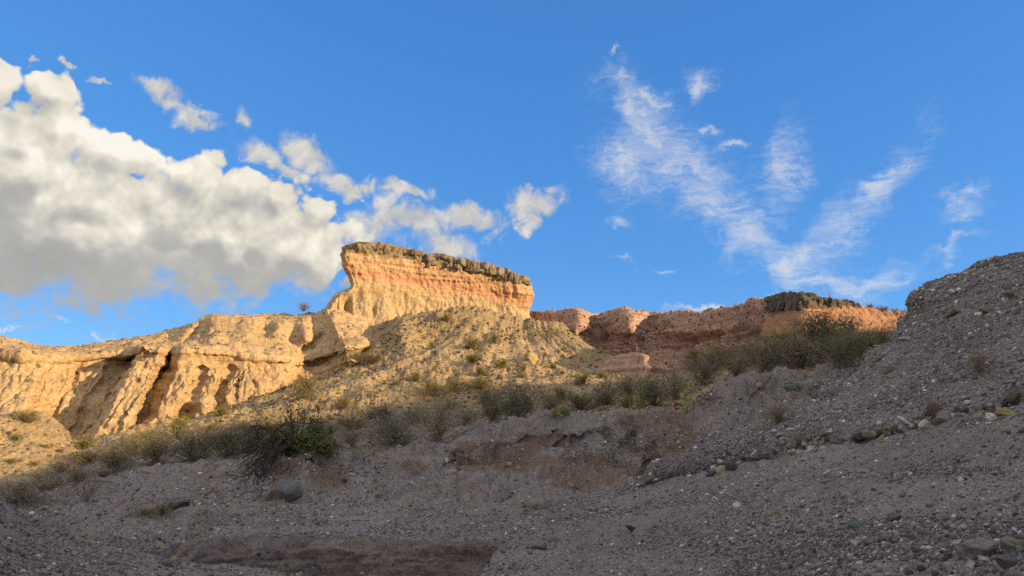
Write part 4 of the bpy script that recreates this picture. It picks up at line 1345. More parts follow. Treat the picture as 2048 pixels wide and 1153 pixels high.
# named stones
NR = [
    # name, u, v, width, stone, label, seed, height factor
    ('boulder', 574, 986, 60, 'slate', 'large slate boulder with smooth bluish top under the hanging dead branches', 401, 1.25),
    ('boulder', 552, 1000, 32, 'black', 'black angular rock tucked against the front of the slate boulder', 402, 1.2),
    ('boulder', 368, 1008, 32, 'black', 'black rock on the left bank beside dry scrub, larger of two', 403, 0.9),
    ('boulder', 344, 1014, 26, 'black', 'small black rock touching the larger black rock on the left bank', 404, 0.9),
    ('boulder', 1955, 1095, 66, 'purple', 'big flat purple grey stone at the lower right corner', 405, 0.75),
    ('stone', 1944, 1111, 22, 'pale', 'small pale stone leaning on the big purple grey stone', 406, 1.0),
    ('boulder', 2028, 1092, 36, 'green', 'greenish grey cobble right of the big purple stone', 407, 0.9),
    ('boulder', 2024, 1124, 50, 'slate', 'dark slate rock at the very corner below the greenish cobble', 408, 0.6),
    ('stone', 1972, 1117, 28, 'pale', 'thin pale slab on the ground between purple stone and slate rock', 409, 0.35),
    ('stone', 1942, 1128, 24, 'pale', 'flat pale chip just below the big purple grey stone', 410, 0.4),
    ('boulder', 1716, 1051, 34, 'slate', 'dark rounded stone lying alone on the near gravel ramp', 411, 0.7),
    ('stone', 1784, 1036, 32, 'slate', 'long slate stone up right of the dark rounded stone', 412, 0.6),
    ('stone', 1545, 1030, 20, 'tan', 'tan cobble on the near gravel left of the dark rounded stone', 413, 0.9),
    ('stone', 1474, 1013, 15, 'white', 'small whitish pebble on the near ramp above the tan cobble', 414, 1.0),
    ('stone', 1512, 1010, 20, 'purple', 'small purplish stone beside the whitish pebble', 415, 0.7),
    ('stone', 1078, 1092, 32, 'slate', 'blue grey slab near the edge of the dark cut bank', 416, 0.5),
    ('stone', 1108, 1080, 26, 'slate', 'dark grey stone up right of the blue grey slab', 417, 0.7),
    ('stone', 1265, 1056, 30, 'black', 'low black rock half buried at the left of the ramp', 418, 0.5),
    ('stone', 1598, 969, 18, 'tan', 'tan flat stone on the ramp left of the pale stick', 419, 0.6),
    ('stone', 1730, 922, 36, 'purple', 'flat brownish purple stone on the ramp above the pale stick', 420, 0.35),
    ('stone', 1986, 838, 21, 'white', 'round white cobble in the cobble band near the right edge', 421, 1.2),
    ('stone', 1978, 848, 11, 'white', 'tiny white pebble just below the round white cobble', 422, 1.1),
    ('boulder', 2034, 792, 32, 'brown', 'brown angular boulder at the right edge above the round white cobble', 423, 0.8),
    ('boulder', 1868, 818, 34, 'brown', 'dark brown lump of rock amid the cobble band', 424, 1.0),
    ('boulder', 1896, 834, 30, 'green', 'grey green cobble under the dark brown lump', 425, 0.9),
    ('boulder', 1932, 822, 34, 'slate', 'flat slate block right of the grey green cobble', 426, 0.55),
    ('stone', 1953, 832, 26, 'tan', 'tan slab below the flat slate block', 427, 0.5),
    ('stone', 2014, 824, 38, 'mustard', 'mossy mustard cobble at the right end of the cobble band', 428, 0.6),
    ('stone', 1812, 842, 34, 'pale', 'pale flat cobble in the middle of the cobble band', 429, 0.5),
    ('stone', 1838, 832, 20, 'blue', 'blue grey cobble above right of the pale flat cobble', 430, 0.8),
    ('stone', 1818, 858, 30, 'grey', 'grey flat cobble right under the pale flat cobble', 431, 0.6),
    ('stone', 1852, 852, 30, 'pale', 'light grey cobble in a stack of grey stones', 432, 0.8),
    ('stone', 1878, 846, 24, 'brown', 'brown cobble wedged below the grey green cobble', 433, 0.9),
    ('stone', 1740, 866, 28, 'green', 'grey cobble with a dark hollow at its left, lower cobble band', 434, 1.0),
    ('boulder', 1722, 873, 26, 'black', 'black stone in the hollow of the lower cobble band', 435, 0.8),
    ('stone', 1762, 874, 20, 'mustard', 'yellowish chip at the foot of the lower cobble band', 436, 0.4),
    ('stone', 1622, 896, 14, 'pale', 'whitish round cobble at the left part of the cobble band', 437, 1.1),
    ('stone', 1560, 872, 16, 'pink', 'upright pinkish stone above the left cobbles', 438, 1.5),
    ('stone', 1571, 904, 14, 'tan', 'orange tan cobble left of the whitish round cobble', 439, 1.2),
    ('stone', 1533, 915, 20, 'brown', 'brown cobble at the left end of the cobble band', 440, 0.9),
    ('boulder', 1463, 936, 24, 'black', 'jet black rock at the lower left tip of the hillside', 441, 1.0),
    ('boulder', 1424, 948, 24, 'black', 'second jet black rock left of the first at the hillside tip', 442, 0.7),
    ('stone', 1440, 938, 24, 'tan', 'tan rock between the two jet black rocks', 443, 0.8),
    ('stone', 1018, 931, 15, 'mustard', 'pale yellow stone alone on the brown bank', 444, 1.2),
    ('stone', 844, 956, 12, 'white', 'bright white chip on the left slope of the brown bank', 445, 0.6),
    ('stone', 893, 921, 12, 'white', 'white stone by the dark hole in the brown bank', 446, 1.2),
    ('stone', 1519, 770, 20, 'tan', 'tan stone on the upper bank beside the hillside', 447, 0.7),
    ('boulder', 1578, 776, 24, 'slate', 'dark grey rock right of the tan stone on the upper bank', 448, 0.9),
    ('boulder', 1672, 782, 28, 'slate', 'dark wedge of rock on the left flank of the hillside', 449, 0.6),
    ('boulder', 1905, 632, 34, 'brown', 'dark ledge rock high on the gravel hillside', 450, 0.4),
    ('boulder', 1976, 622, 30, 'brown', 'second dark ledge rock high on the hillside, further right', 451, 0.5),
    ('boulder', 2030, 592, 36, 'brown', 'uppermost dark ledge rock by the right edge of the hillside', 452, 0.5),
    ('boulder', 1782, 742, 28, 'brown', 'brown flat rock low on the hillside below the big bush', 453, 0.6),
    ('boulder', 1812, 676, 26, 'purple', 'purplish rock on the hillside edge beside the big bush', 454, 0.7),
    ('stone', 335, 1129, 24, 'brown', 'brown cobble on the crest of the left gravel bar', 455, 0.8),
    ('stone', 349, 1121, 14, 'tan', 'round tan cobble touching the brown cobble on the left bar', 456, 1.2),
    ('stone', 364, 1122, 18, 'grey', 'grey cobble right of the round tan cobble on the left bar', 457, 0.7),
    ('stone', 166, 1086, 14, 'tan', 'tan stone near dark sticks on the left gravel bar', 458, 0.8),
    ('stone', 436, 1060, 11, 'white', 'white stone on the channel bed left of the cut bank', 459, 0.8),
    ('stone', 358, 1058, 10, 'white', 'small white stone further left on the channel bed', 460, 0.9),
    ('boulder', 1062, 718, 32, 'mustard', 'pale sandstone boulder on the sunlit talus right side', 461, 1.0),
    ('boulder', 918, 904, 26, 'brown', 'brown jutting rock above the dark hole in the bank', 462, 1.0),
    ('stone', 1870, 970, 14, 'pale', 'small pale stone with a dark shadow on the right of the ramp', 463, 0.8),
    ('stone', 2046, 858, 24, 'purple', 'reddish purple stone cut by the right edge below the cobbles', 464, 0.9),
    ('stone', 1300, 958, 16, 'green', 'grey green stone beside dry grass at the gully mouth', 465, 0.7),
]
for nm, u, v, w, mk, lab, sd, hs in NR:
    place_rock(nm, u, v, w, MR[mk], lab, 'rock', sd, hs=hs, sub=4 if w > 30 else 3, flat=0.8, cuts=12, lump=0.16, lo=0.5, turn=random.uniform(-30, 30) if w > 24 else None)

# the cobble band at the foot of the hillside
R = np.random.default_rng(21)
mk = ['grey', 'slate', 'pale', 'purple', 'brown', 'pale', 'tan', 'grey', 'blue', 'green', 'white', 'pale', 'black']
for k in range(120):
    f = R.uniform(0, 1) ** 0.8
    u = 1350 + f * 690
    v = np.interp(u, [1350, 1450, 1560, 1700, 1850, 2048], [952, 930, 912, 884, 846, 804]) - abs(R.normal(0, 14)) + 4
    w = R.uniform(8, 15) + 9 * f * R.uniform(0, 1) ** 3
    place_rock('cobble', u, v, w, MR[mk[R.integers(len(mk))]], 'small rounded cobble among others in the band at the foot of the gravel hillside', 'rock', 500 + k % 8, 'cobbles along the foot of the gravel hillside', hs=R.uniform(0.6, 1.1), sub=3, flat=0.75)
# loose cobbles in the lower right corner
for k in range(60):
    u = R.uniform(1560, 2048)
    v = 1090 + R.normal(0, 24) - (u - 1800) * 0.04
    place_rock('cobble', u, min(v, 1150), R.uniform(8, 17), MR[mk[R.integers(len(mk))]], 'loose cobble scattered in the stony lower right corner of the ramp', 'rock', 500 + k % 8, 'loose cobbles in the lower right corner', hs=R.uniform(0.5, 1.0), sub=3, flat=0.7)
# dark talus boulders
for k in range(70):
    u = R.uniform(620, 1200)
    v = R.uniform(655, 775)
    if v < 640 + abs(u - 930) * 0.42:
        continue
    place_rock('boulder', u, v, R.uniform(6, 11), [MR['brown'], MR['tan'], M_rub][R.integers(3)], 'small brown boulder strewn on the sunlit talus below the butte', 'rock', 520 + k % 8, 'boulders strewn over the sunlit talus', hs=R.uniform(0.7, 1.1), sub=2, flat=0.9, lo=0.5)


# ------------------------------------------------------------------ plants
def tube(pts, r0, r1, sides=3):
    pts = np.asarray(pts, float)
    n = len(pts)
    tg = np.gradient(pts, axis=0)
    tg /= np.linalg.norm(tg, axis=1, keepdims=True) + 1e-9
    ref = np.array([0.31, 0.87, 0.38])
    a = np.cross(tg, ref)
    a /= np.linalg.norm(a, axis=1, keepdims=True) + 1e-9
    b = np.cross(tg, a)
    rr = np.linspace(r0, r1, n)[:, None]
    V = []
    for k in range(sides):
        th = 2 * math.pi * k / sides
        V.append(pts + rr * (math.cos(th) * a + math.sin(th) * b))
    V = np.stack(V, 1).reshape(-1, 3)
    i = np.arange(n - 1)[:, None] * sides
    k = np.arange(sides)[None, :]
    k2 = (k + 1) % sides
    Fq = np.stack([i + k, i + k2, i + sides + k2, i + sides + k], -1).reshape(-1, 4)
    return V, Fq


class Acc:
    def __init__(s):
        s.V, s.F, s.n = [], [], 0

    def add(s, V, Fq):
        s.V.append(V)
        s.F.append(Fq + s.n)
        s.n += len(V)

    def quads(s, C, size, R, flat=0.0, elong=1.6):
        n = len(C)
        d = R.normal(size=(n, 3))
        d[:, 2] += flat
        d /= np.linalg.norm(d, axis=1, keepdims=True)
        e = np.cross(d, R.normal(size=(n, 3)))
        e /= np.linalg.norm(e, axis=1, keepdims=True)
        sz = (size * R.uniform(0.6, 1.3, n))[:, None]
        a = d * sz * elong
        b = e * sz
        V = np.stack([C - a, C + b * 0.9, C + a, C - b * 0.9], 1).reshape(-1, 3)
        Fq = np.arange(4 * n).reshape(n, 4)
        s.add(V, Fq)

    def mesh(s, name, mat, smooth=False):
        o = mesh_np(name, np.concatenate(s.V), np.concatenate(s.F), mat, smooth=smooth)
        COL.objects.unlink(o)
        return o


def shrub(seed, stems, spread, leaves, leaf, lmat, bmat, twigs=3, up=0.5, thick=0.012, wob=0.10, low=0.25):
    """shrub about 1 m tall: stems fanning from the base, side twigs, leaves on the outer twigs"""
    R = np.random.default_rng(seed)
    st, lf = Acc(), Acc()
    pts_all = []
    for k in range(stems):
        az = R.uniform(0, 2 * math.pi)
        tl = abs(R.normal(0, 1)) * 0.5 * spread + 0.08
        L = R.uniform(0.65, 1.05) / (0.55 + 0.45 * math.cos(min(tl, 1.2))) * (0.9 if tl > 0.8 else 1)
        d = np.array([math.sin(tl) * math.cos(az), math.sin(tl) * math.sin(az), math.cos(tl)])
        t = np.linspace(0, 1, 7)[:, None]
        bend = np.cumsum(R.normal(0, wob, (7, 3)), 0) * 0.35
        p = d * t * L + bend * t + np.array([0, 0, 1]) * (t ** 2) * up * 0.25 * math.sin(tl)
        p[:, :2] += R.normal(0, 0.04, 2)
        V, Fq = tube(p, thick * R.uniform(0.7, 1.2), thick * 0.3)
        st.add(V, Fq)
        pts_all.append(p[3:])
        for q in range(twigs):
            i = R.integers(2, 6)
            b0 = p[i]
            dd = d + R.normal(0, 0.65, 3)
            dd /= np.linalg.norm(dd)
            l2 = R.uniform(0.18, 0.45) * L
            t2 = np.linspace(0, 1, 4)[:, None]
            p2 = b0 + dd * t2 * l2 + np.cumsum(R.normal(0, 0.03, (4, 3)), 0) * t2
            V, Fq = tube(p2, thick * 0.45, thick * 0.2)
            st.add(V, Fq)
            pts_all.append(p2[1:])
            pts_all.append(p2[2:])
    pts = np.concatenate(pts_all)
    pts = pts[pts[:, 2] > low * 0.6]
    if leaves:
        # clumps: favour some twigs over others so that gaps stay
        w = np.clip(0.5 + fbm(pts, 2.6, 2, off=seed), 0.02, None) ** 1.6
        c = pts[R.choice(len(pts), leaves, p=w / w.sum())] + R.normal(0, 0.045, (leaves, 3))
        c = c[c[:, 2] > 0.02]
        lf.quads(c, leaf, R)
    parts = [st.mesh('branches', bmat)]
    if leaves:
        parts.append(lf.mesh('foliage', lmat))
    return parts


def tuft(seed, n, spread, mat, w=0.006):
    R = np.random.default_rng(seed)
    a = Acc()
    for k in range(n):
        az = R.uniform(0, 6.28)
        tl = abs(R.normal(0, spread))
        L = R.uniform(0.5, 1.05)
        d = np.array([math.sin(tl) * math.cos(az), math.sin(tl) * math.sin(az), math.cos(tl)])
        t = np.linspace(0, 1, 5)[:, None]
        p = np.append(R.normal(0, 0.09, 2), 0) + d * t * L + np.array([d[0], d[1], -0.6]) * t ** 3 * 0.25 * R.uniform(0, 1)
        s = np.cross(d, [0.2, 0.9, 0.1])
        s = s / np.linalg.norm(s) * w
        V = np.concatenate([p - s * (1.1 - t), p + s * (1.1 - t)])
        i = np.arange(4)
        a.add(V, np.stack([i, i + 1, i + 6, i + 5], -1))
    return [a.mesh('blades', mat)]


KIND = {}
for k in range(3):
    KIND['creosote', k] = shrub(10 + k, 66, 1.4, 2800, 0.0155, L_creo, L_grey, twigs=5, thick=0.009, wob=0.13)
    KIND['olive', k] = shrub(20 + k, 70, 1.3, 3400, 0.0165, L_olive, L_grey, twigs=5, thick=0.009, wob=0.13)
    KIND['dark', k] = shrub(30 + k, 70, 1.45, 2300, 0.0150, L_dark, L_grey, twigs=6, thick=0.009, wob=0.14)
    KIND['grey', k] = shrub(50 + k, 80, 1.35, 1400, 0.012, L_straw, L_grey, twigs=8, thick=0.008, wob=0.14)
KIND['green', 0] = shrub(40, 55, 1.1, 3200, 0.020, L_green, L_bark)
KIND['green', 1] = shrub(41, 55, 1.2, 2800, 0.022, L_green, L_bark)
KIND['yellow', 0] = shrub(43, 50, 1.1, 2800, 0.024, L_yel, L_grey)
KIND['yellow', 1] = shrub(44, 50, 1.2, 2400, 0.024, L_yel, L_grey)
KIND['straw', 0] = tuft(60, 150, 0.32, L_straw)
KIND['straw', 1] = tuft(61, 110, 0.42, L_straw, 0.008)
KIND['bare', 0] = shrub(70, 26, 1.1, 0, 0.01, L_grey, L_grey, twigs=9, thick=0.010)


def plant(kind, k, u, v, wpx, hpx, label, cat, name, group=None, turn=None, r_force=None):
    """plant with its foot seen at (u, v)"""
    if r_force:
        p = Vector(at(u, v, r_force))
    else:
        p, n = hit(u, v)
        if p is None:
            return
    dist = (p - Vector(CAM)).length
    e = bpy.data.objects.new(name, None)
    e.empty_display_size = 0.2
    COL.objects.link(e)
    e.location = p - Vector((0, 0, 0.03))
    hz = hpx * dist / F * (random.uniform(0.92, 1.1) if hpx >= 60 else random.uniform(0.66, 1.05))
    wz = wpx * dist / F / 1.45 * (random.uniform(0.98, 1.1) if hpx >= 60 else random.uniform(0.74, 0.98))
    e.scale = (wz, wz, hz)
    e.rotation_euler = (0, 0, random.uniform(0, 6.28) if turn is None else turn)
    tag(e, label, cat, group)
    for src in KIND[kind, k]:
        c = src.copy()
        COL.objects.link(c)
        c.parent = e
    return e


PL = [
    # kind, variant, u, v foot, width, height px, label
    ('olive', 0, 740, 730, 74, 34, 'olive bush on the left shoulder of the talus below the butte'),
    ('creosote', 1, 712, 730, 40, 30, 'dark green bush touching the left of the olive shoulder bush'),
    ('olive', 1, 614, 800, 72, 48, 'olive bush at the lower left of the talus near the alcove'),
    ('olive', 2, 688, 818, 40, 26, 'small yellow green bush at the shadow edge left of centre'),
    ('olive', 0, 894, 645, 30, 20, 'tiny green bush at the top of the talus against the butte'),
    ('olive', 1, 943, 702, 46, 26, 'olive bush high on the middle of the talus'),
    ('olive', 2, 990, 688, 30, 32, 'upright olive bush high on the talus right of the middle one'),
    ('olive', 0, 944, 726, 50, 24, 'olive bush just below the high middle bush'),
    ('yellow', 0, 1003, 738, 40, 20, 'bright olive bush on the right half of the talus'),
    ('olive', 1, 960, 752, 34, 18, 'small bush below the bright olive one, mid talus'),
    ('olive', 2, 868, 792, 84, 36, 'broad straw olive bush at the shadow edge, middle of talus'),
    ('olive', 0, 832, 762, 34, 18, 'small bush up left of the broad straw olive bush'),
    ('olive', 1, 905, 778, 40, 20, 'bush touching the right of the broad straw olive bush'),
    ('olive', 2, 960, 778, 60, 26, 'low straw bush where the shade begins, right of the broad one'),
    ('yellow', 1, 1168, 768, 40, 26, 'yellow green bush lit at the right foot of the talus'),
    ('yellow', 0, 1204, 757, 30, 18, 'smaller yellow bush up right at the right foot of the talus'),
    ('dark', 0, 1035, 842, 124, 78, 'large dark bush standing in shade behind the middle bank'),
    ('dark', 1, 790, 892, 136, 62, 'wide dark bush in shade left of centre behind the bank'),
    ('grey', 0, 876, 880, 110, 74, 'grey feathery bush right of the wide dark bush'),
    ('dark', 2, 765, 838, 84, 32, 'dark bush in the first shade below the lit talus, left'),
    ('green', 1, 743, 838, 22, 14, 'tiny light green plant by the dark bush in first shade'),
    ('grey', 1, 700, 895, 60, 44, 'thin grey bush between green shrub and wide dark bush'),
    ('creosote', 0, 1160, 818, 90, 40, 'dark bush behind the pale agaves, right of centre'),
    ('dark', 1, 1215, 810, 90, 52, 'dark green bush left of the tall pale agave'),
    ('dark', 2, 1310, 812, 110, 62, 'dark brush right of the tall pale agave'),
    ('grey', 2, 1350, 800, 80, 60, 'grey brush behind the prickly pear'),
    ('dark', 0, 1405, 770, 92, 58, 'dark bush above the sharp bank shoulder'),
    ('yellow', 1, 1392, 722, 44, 20, 'yellow topped bush at the foot of the red ridge'),
    ('creosote', 2, 1430, 742, 70, 40, 'dark green bush right of the yellow topped one'),
    ('grey', 0, 1475, 752, 80, 56, 'grey brush on the slope below the red ridge end'),
    ('dark', 1, 1530, 745, 100, 62, 'dark bush below the dark end of the small butte'),
    ('olive', 1, 1570, 702, 84, 52, 'yellowish bush lit by sun left of the big bush'),
    ('creosote', 0, 1655, 706, 160, 78, 'big green bush on the slope under the small butte'),
    ('olive', 2, 1640, 715, 60, 40, 'olive branches at the front foot of the big bush'),
    ('creosote', 1, 1722, 712, 100, 50, 'second big green bush adjoining on the right'),
    ('dark', 2, 1610, 735, 130, 62, 'dark low bush in front of the big green bush'),
    ('dark', 0, 1560, 725, 90, 44, 'dark brush between the yellowish bush and the bank'),
    ('creosote', 2, 1686, 738, 90, 62, 'upright green bush at the bank beside the hillside'),
    ('dark', 1, 1765, 690, 66, 44, 'dark brush at the hillside edge right of the big bushes'),
    ('creosote', 1, 228, 940, 100, 50, 'dark green bush at the left end of the thicket'),
    ('olive', 0, 262, 908, 60, 30, 'olive bush with lit top behind the left end of the thicket'),
    ('creosote', 2, 312, 928, 112, 58, 'green bush in the thicket left of its middle'),
    ('olive', 1, 300, 893, 70, 26, 'straw topped bush behind the thicket'),
    ('dark', 0, 392, 922, 110, 62, 'dark bush in the middle of the thicket'),
    ('dark', 2, 455, 912, 100, 58, 'dark bush right of the middle of the thicket'),
    ('creosote', 0, 500, 905, 90, 60, 'green bush at the right end of the thicket'),
    ('yellow', 0, 355, 878, 46, 34, 'yellow bush catching sun at the cliff foot'),
    ('yellow', 1, 440, 832, 32, 18, 'little yellow bush at the shadow corner of the cliff'),
    ('olive', 2, 420, 866, 50, 22, 'olive bush right of the yellow cliff foot bush'),
    ('olive', 0, 478, 860, 46, 22, 'low olive bush on the lit strip under the talus'),
    ('yellow', 0, 168, 902, 46, 22, 'yellow green bush between the mound and the fluted cliff'),
    ('olive', 1, 50, 845, 46, 18, 'olive bush on top of the sunlit mound'),
    ('grey', 1, 120, 945, 80, 28, 'grey scrub at the right foot of the sunlit mound'),
    ('grey', 2, 70, 958, 60, 20, 'thin scrub on the shadow edge below the sunlit mound'),
    ('grey', 0, 35, 1005, 100, 40, 'dark scrub at the left edge in the shaded valley'),
    ('grey', 1, 90, 985, 90, 36, 'brown scrub right of the dark scrub in the shaded valley'),
    ('bare', 0, 172, 1000, 60, 46, 'bare dark shrub on the left bank above the channel'),
    ('grey', 2, 150, 970, 70, 34, 'grey brush above the bare dark shrub'),
    ('grey', 0, 290, 1030, 50, 18, 'small dry scrub low on the left bank'),
    ('olive', 2, 325, 1026, 34, 16, 'small olive clump beside the black rocks of the left bank'),
    ('straw', 1, 408, 1030, 26, 22, 'pale dry tuft right of the black rocks of the left bank'),
    ('straw', 0, 528, 1022, 34, 34, 'straw grass tuft left of the slate boulder'),
    ('straw', 0, 754, 998, 50, 52, 'tall straw grass tuft on the gravel below the bank'),
    ('straw', 1, 790, 1002, 26, 20, 'short straw tuft beside the tall straw grass'),
    ('straw', 1, 822, 1013, 20, 18, 'tiny straw tuft between tall grass and the round golden one'),
    ('straw', 1, 862, 1018, 24, 22, 'round golden grass tuft on the gravel below the bank'),
    ('straw', 0, 1070, 1018, 30, 26, 'straw tuft at the right end of the gravel bench'),
    ('straw', 0, 1238, 988, 70, 40, 'fine dry grass at the mouth of the gully'),
    ('bare', 0, 1600, 898, 56, 44, 'wiry bare shrub over the left cobbles'),
    ('bare', 0, 1630, 800, 60, 40, 'dry twiggy shrub on the hillside flank below the upper bank'),
    ('grey', 1, 1960, 745, 50, 36, 'grey dry shrub growing on the open hillside'),
    ('bare', 0, 1868, 830, 40, 40, 'thin bare twigs above the dark brown lump'),
    ('grey', 2, 1560, 846, 70, 36, 'dim scrub on the bank beside the hillside edge'),
    ('grey', 1, 1266, 870, 50, 20, 'dark low scrub in the hollow at the head of the gully'),
    ('grey', 1, 660, 868, 80, 30, 'low grey scrub behind the top of the green shrub on the bank'),
    ('olive', 0, 700, 858, 70, 30, 'olive scrub between green shrub and the dark bush of the first shade'),
    ('dark', 1, 830, 846, 90, 34, 'dark low scrub on the first shade slope above the wide dark bush'),
    ('grey', 2, 930, 850, 90, 40, 'grey low scrub between the feathery bush and the large dark bush'),
    ('dark', 2, 900, 822, 80, 26, 'thin dark scrub along the shadow line above the feathery grey bush'),
    ('olive', 1, 975, 815, 70, 30, 'olive scrub at the upper left of the large dark bush'),
    ('creosote', 1, 985, 842, 70, 46, 'green bush crowding the left side of the large dark bush'),
    ('grey', 0, 1100, 818, 70, 34, 'grey scrub touching the right of the large dark bush'),
    ('olive', 2, 1125, 800, 60, 26, 'olive scrub below the yellow bushes at the right foot of the talus'),
    ('grey', 1, 1255, 790, 80, 40, 'tall grey brush rising behind the tall pale agave'),
    ('olive', 0, 1450, 728, 60, 30, 'olive brush above the grey brush below the red ridge end'),
    ('olive', 1, 1500, 735, 70, 44, 'olive bush left of the dark bush under the small butte'),
    ('olive', 2, 1700, 704, 70, 46, 'olive branches between the two big green bushes'),
    ('grey', 0, 1600, 712, 80, 52, 'grey twiggy brush behind the dark low bush'),
    ('olive', 2, 170, 925, 70, 24, 'straw olive scrub left of the thicket below the fluted cliff'),
    ('grey', 2, 210, 955, 70, 24, 'grey scrub in front of the left end of the thicket'),
    ('olive', 1, 420, 895, 60, 40, 'olive bush rising behind the middle of the thicket'),
    ('olive', 0, 545, 868, 60, 30, 'olive scrub behind the twigs of the green bank shrub'),
    ('creosote', 1, 690, 962, 24, 10, 'low green sprig on the gravel fan'),
]
for kind, k, u, v, w, h, lab in PL:
    cat = 'grass' if kind == 'straw' else 'bush'
    nm = {'straw': 'grass_tuft', 'bare': 'bare_shrub'}.get(kind, 'bush')
    plant(kind, k, u, v, w, h, lab, cat, nm)
# silhouettes on the skylines
plant('grey', 1, 607, 622, 34, 24, 'small thin tree alone on the skyline left of the butte', 'tree', 'small_tree', r_force=51.0)
plant('straw', 1, 1660, 600, 20, 26, 'dry upright plant on top of the small dark capped butte', 'plant', 'dry_plant', r_force=40.2)
for u, v, r in ((1330, 624, 53), (1372, 624, 51), (1455, 616, 46), (1470, 614, 45.2), (1492, 611, 44), (1505, 609, 43), (1518, 608, 42)):
    plant('straw', 0, u, v + 2, 16, 13, 'small dry grass tuft on the skyline of the red ridge', 'grass', 'grass_tuft', 'dry tufts along the red ridge skyline', r_force=r + 0.2)
for u, v, r in ((1740, 616, 42.9), (1765, 622, 43.6), (1790, 625, 44.2), (1808, 627, 44.5)):
    plant('olive', 0, u, v + 4, 24, 14, 'low dry scrub on the skyline right of the dark capped butte', 'bush', 'bush', 'scrub on the skyline right of the small butte', r_force=r)
for u, v in ((30, 880), (90, 895), (20, 925), (70, 930), (120, 905)):
    plant('olive', 1, u, v, 22, 9, 'tiny dry bush dotting the face of the sunlit mound', 'bush', 'bush', 'tiny bushes on the sunlit mound')
Rz = np.random.default_rng(77)
for k in range(34):
    u, v = Rz.uniform(560, 1180), Rz.uniform(660, 800)
    if v < 655 + abs(u - 930) * 0.42:
        continue
    plant(['olive', 'grey', 'straw'][k % 3], k % 2, u, v, Rz.uniform(14, 26), Rz.uniform(8, 14), 'tiny dry clump on the sunlit talus below the butte', 'bush', 'bush', 'tiny clumps on the sunlit talus')


# ---- green shrub on the bank edge with dead branches hanging down
p0, _ = hit(592, 912)
R = np.random.default_rng(90)
root = bpy.data.objects.new('mesquite_shrub', None)
COL.objects.link(root)
root.location = p0
tag(root, 'sprawling green shrub on the bank edge with dead dark branches hanging down', 'shrub')
px = (p0 - Vector(CAM)).length / F            # metres per photo pixel there
tr, hang, fol = Acc(), Acc(), Acc()
TIPS = []


def limb(acc, a, b, r0, r1, n=8, wob=0.05):
    t = np.linspace(0, 1, n)[:, None]
    a, b = np.array(a, float), np.array(b, float)
    L = np.linalg.norm(b - a)
    p = a + (b - a) * t + np.cumsum(R.normal(0, wob * L / n * 2, (n, 3)), 0) * np.sin(t * math.pi * 0.75)
    V, Fq = tube(p, r0, r1, 4)
    acc.add(V, Fq)
    return p


for k in range(26):
    a = R.uniform(-70, 70)
    tip = np.array([a * px, R.uniform(-35, 55) * px, R.uniform(20, 92) * px * (1 - abs(a) / 150)])
    p = limb(tr, (R.uniform(-4, 4) * px, 0, -0.05), tip, 0.030, 0.006)
    TIPS.append((p, 1))
    for q in range(7):
        i = R.integers(2, 8)
        e = p[i] + R.normal(0, 14 * px, 3) + np.array([0, 0, 6 * px])
        TIPS.append((limb(tr, p[i], e, 0.008, 0.003, 5), 1))
for k in range(34):
    tu = R.uniform(482, 560)
    tv = np.interp(tu, [482, 520, 560], [1000, 985, 935]) - R.uniform(0, 1) ** 2 * 70
    hp, hn = hit(tu, tv)
    tip = np.array(hp + hn * R.uniform(0.12, 0.4) - p0)
    hp, hn = hit(R.uniform(545, 575), R.uniform(900, 925))
    mid = np.array(hp + hn * R.uniform(0.2, 0.5) - p0)
    mid[2] = max(mid[2], -0.1)
    p1 = limb(hang, (0, 0, 0.1), mid, 0.036, 0.022, 5)
    p2 = limb(hang, p1[-1], tip, 0.022, 0.007, 9, 0.07)
    for q in range(12):
        i = R.integers(1, 9)
        e = p2[i] + R.normal(0, 12 * px, 3) + np.array([-7 * px, 0, -7 * px])
        limb(hang, p2[i], e, 0.010, 0.005, 4)
cs = []
for p, w in TIPS:
    x = p[-1][0] / px
    nl = int(16 * (1.5 if x > 5 else 0.35))
    cs.append(p[R.integers(len(p) // 2, len(p), nl)] + R.normal(0, 4.5 * px, (nl, 3)))
cs.append(np.array([46, 0, 20]) * px + R.normal(0, 1, (1300, 3)) * np.array([17, 14, 8]) * px)
cs.append(np.array([-5, -8, -2]) * px + R.normal(0, 1, (420, 3)) * np.array([10, 8, 9]) * px)
fol.quads(np.concatenate(cs), 0.020, R)
for acc, nm, mt in ((tr, 'branches', L_bark), (hang, 'hanging_branches', L_bark), (fol, 'foliage', L_green)):
    o = acc.mesh(nm, mt)
    COL.objects.link(o)
    o.parent = root
root.children[1]['label'] = 'dead dark twigs hanging down the bank face'


# ---- prickly pear and agaves
def pad_mesh(name, rw, rh, th, mat):
    V, Fc = ICO[3]
    V = V * np.array([rw, th, rh])
    V[:, 0] *= 1 + 0.18 * V[:, 2] / rh
    return V, Fc


def prickly(u, v, spx, pads, label):
    p, n = hit(u, v)
    s = (p - Vector(CAM)).length / F
    e = bpy.data.objects.new('prickly_pear', None)
    COL.objects.link(e)
    e.location = p
    tag(e, label, 'cactus')
    for (x, z, rw, rh, rot, yw) in pads:
        V, Fc = pad_mesh('pad', rw * s, rh * s, 2.2 * s, L_cact)
        o = mesh_np('pad', V, Fc, L_cact, parent=e)
        o.location = (x * s, yw * s, z * s)
        o.rotation_euler = (random.uniform(-.3, .3), rad(rot), random.uniform(-.7, .7))


prickly(1372, 824, 1, [(0, 5, 5, 8, 0, 0), (-4, 17, 5, 8, -18, 1), (5, 15, 4.5, 7, 25, -1), (-6, 29, 5, 7, -10, 0), (4, 27, 5, 7.5, 15, 2), (9, 24, 4, 6, 40, 0), (1, 36, 4, 6, 10, 1)], 'pale prickly pear cactus at the sharp shoulder of the bank')


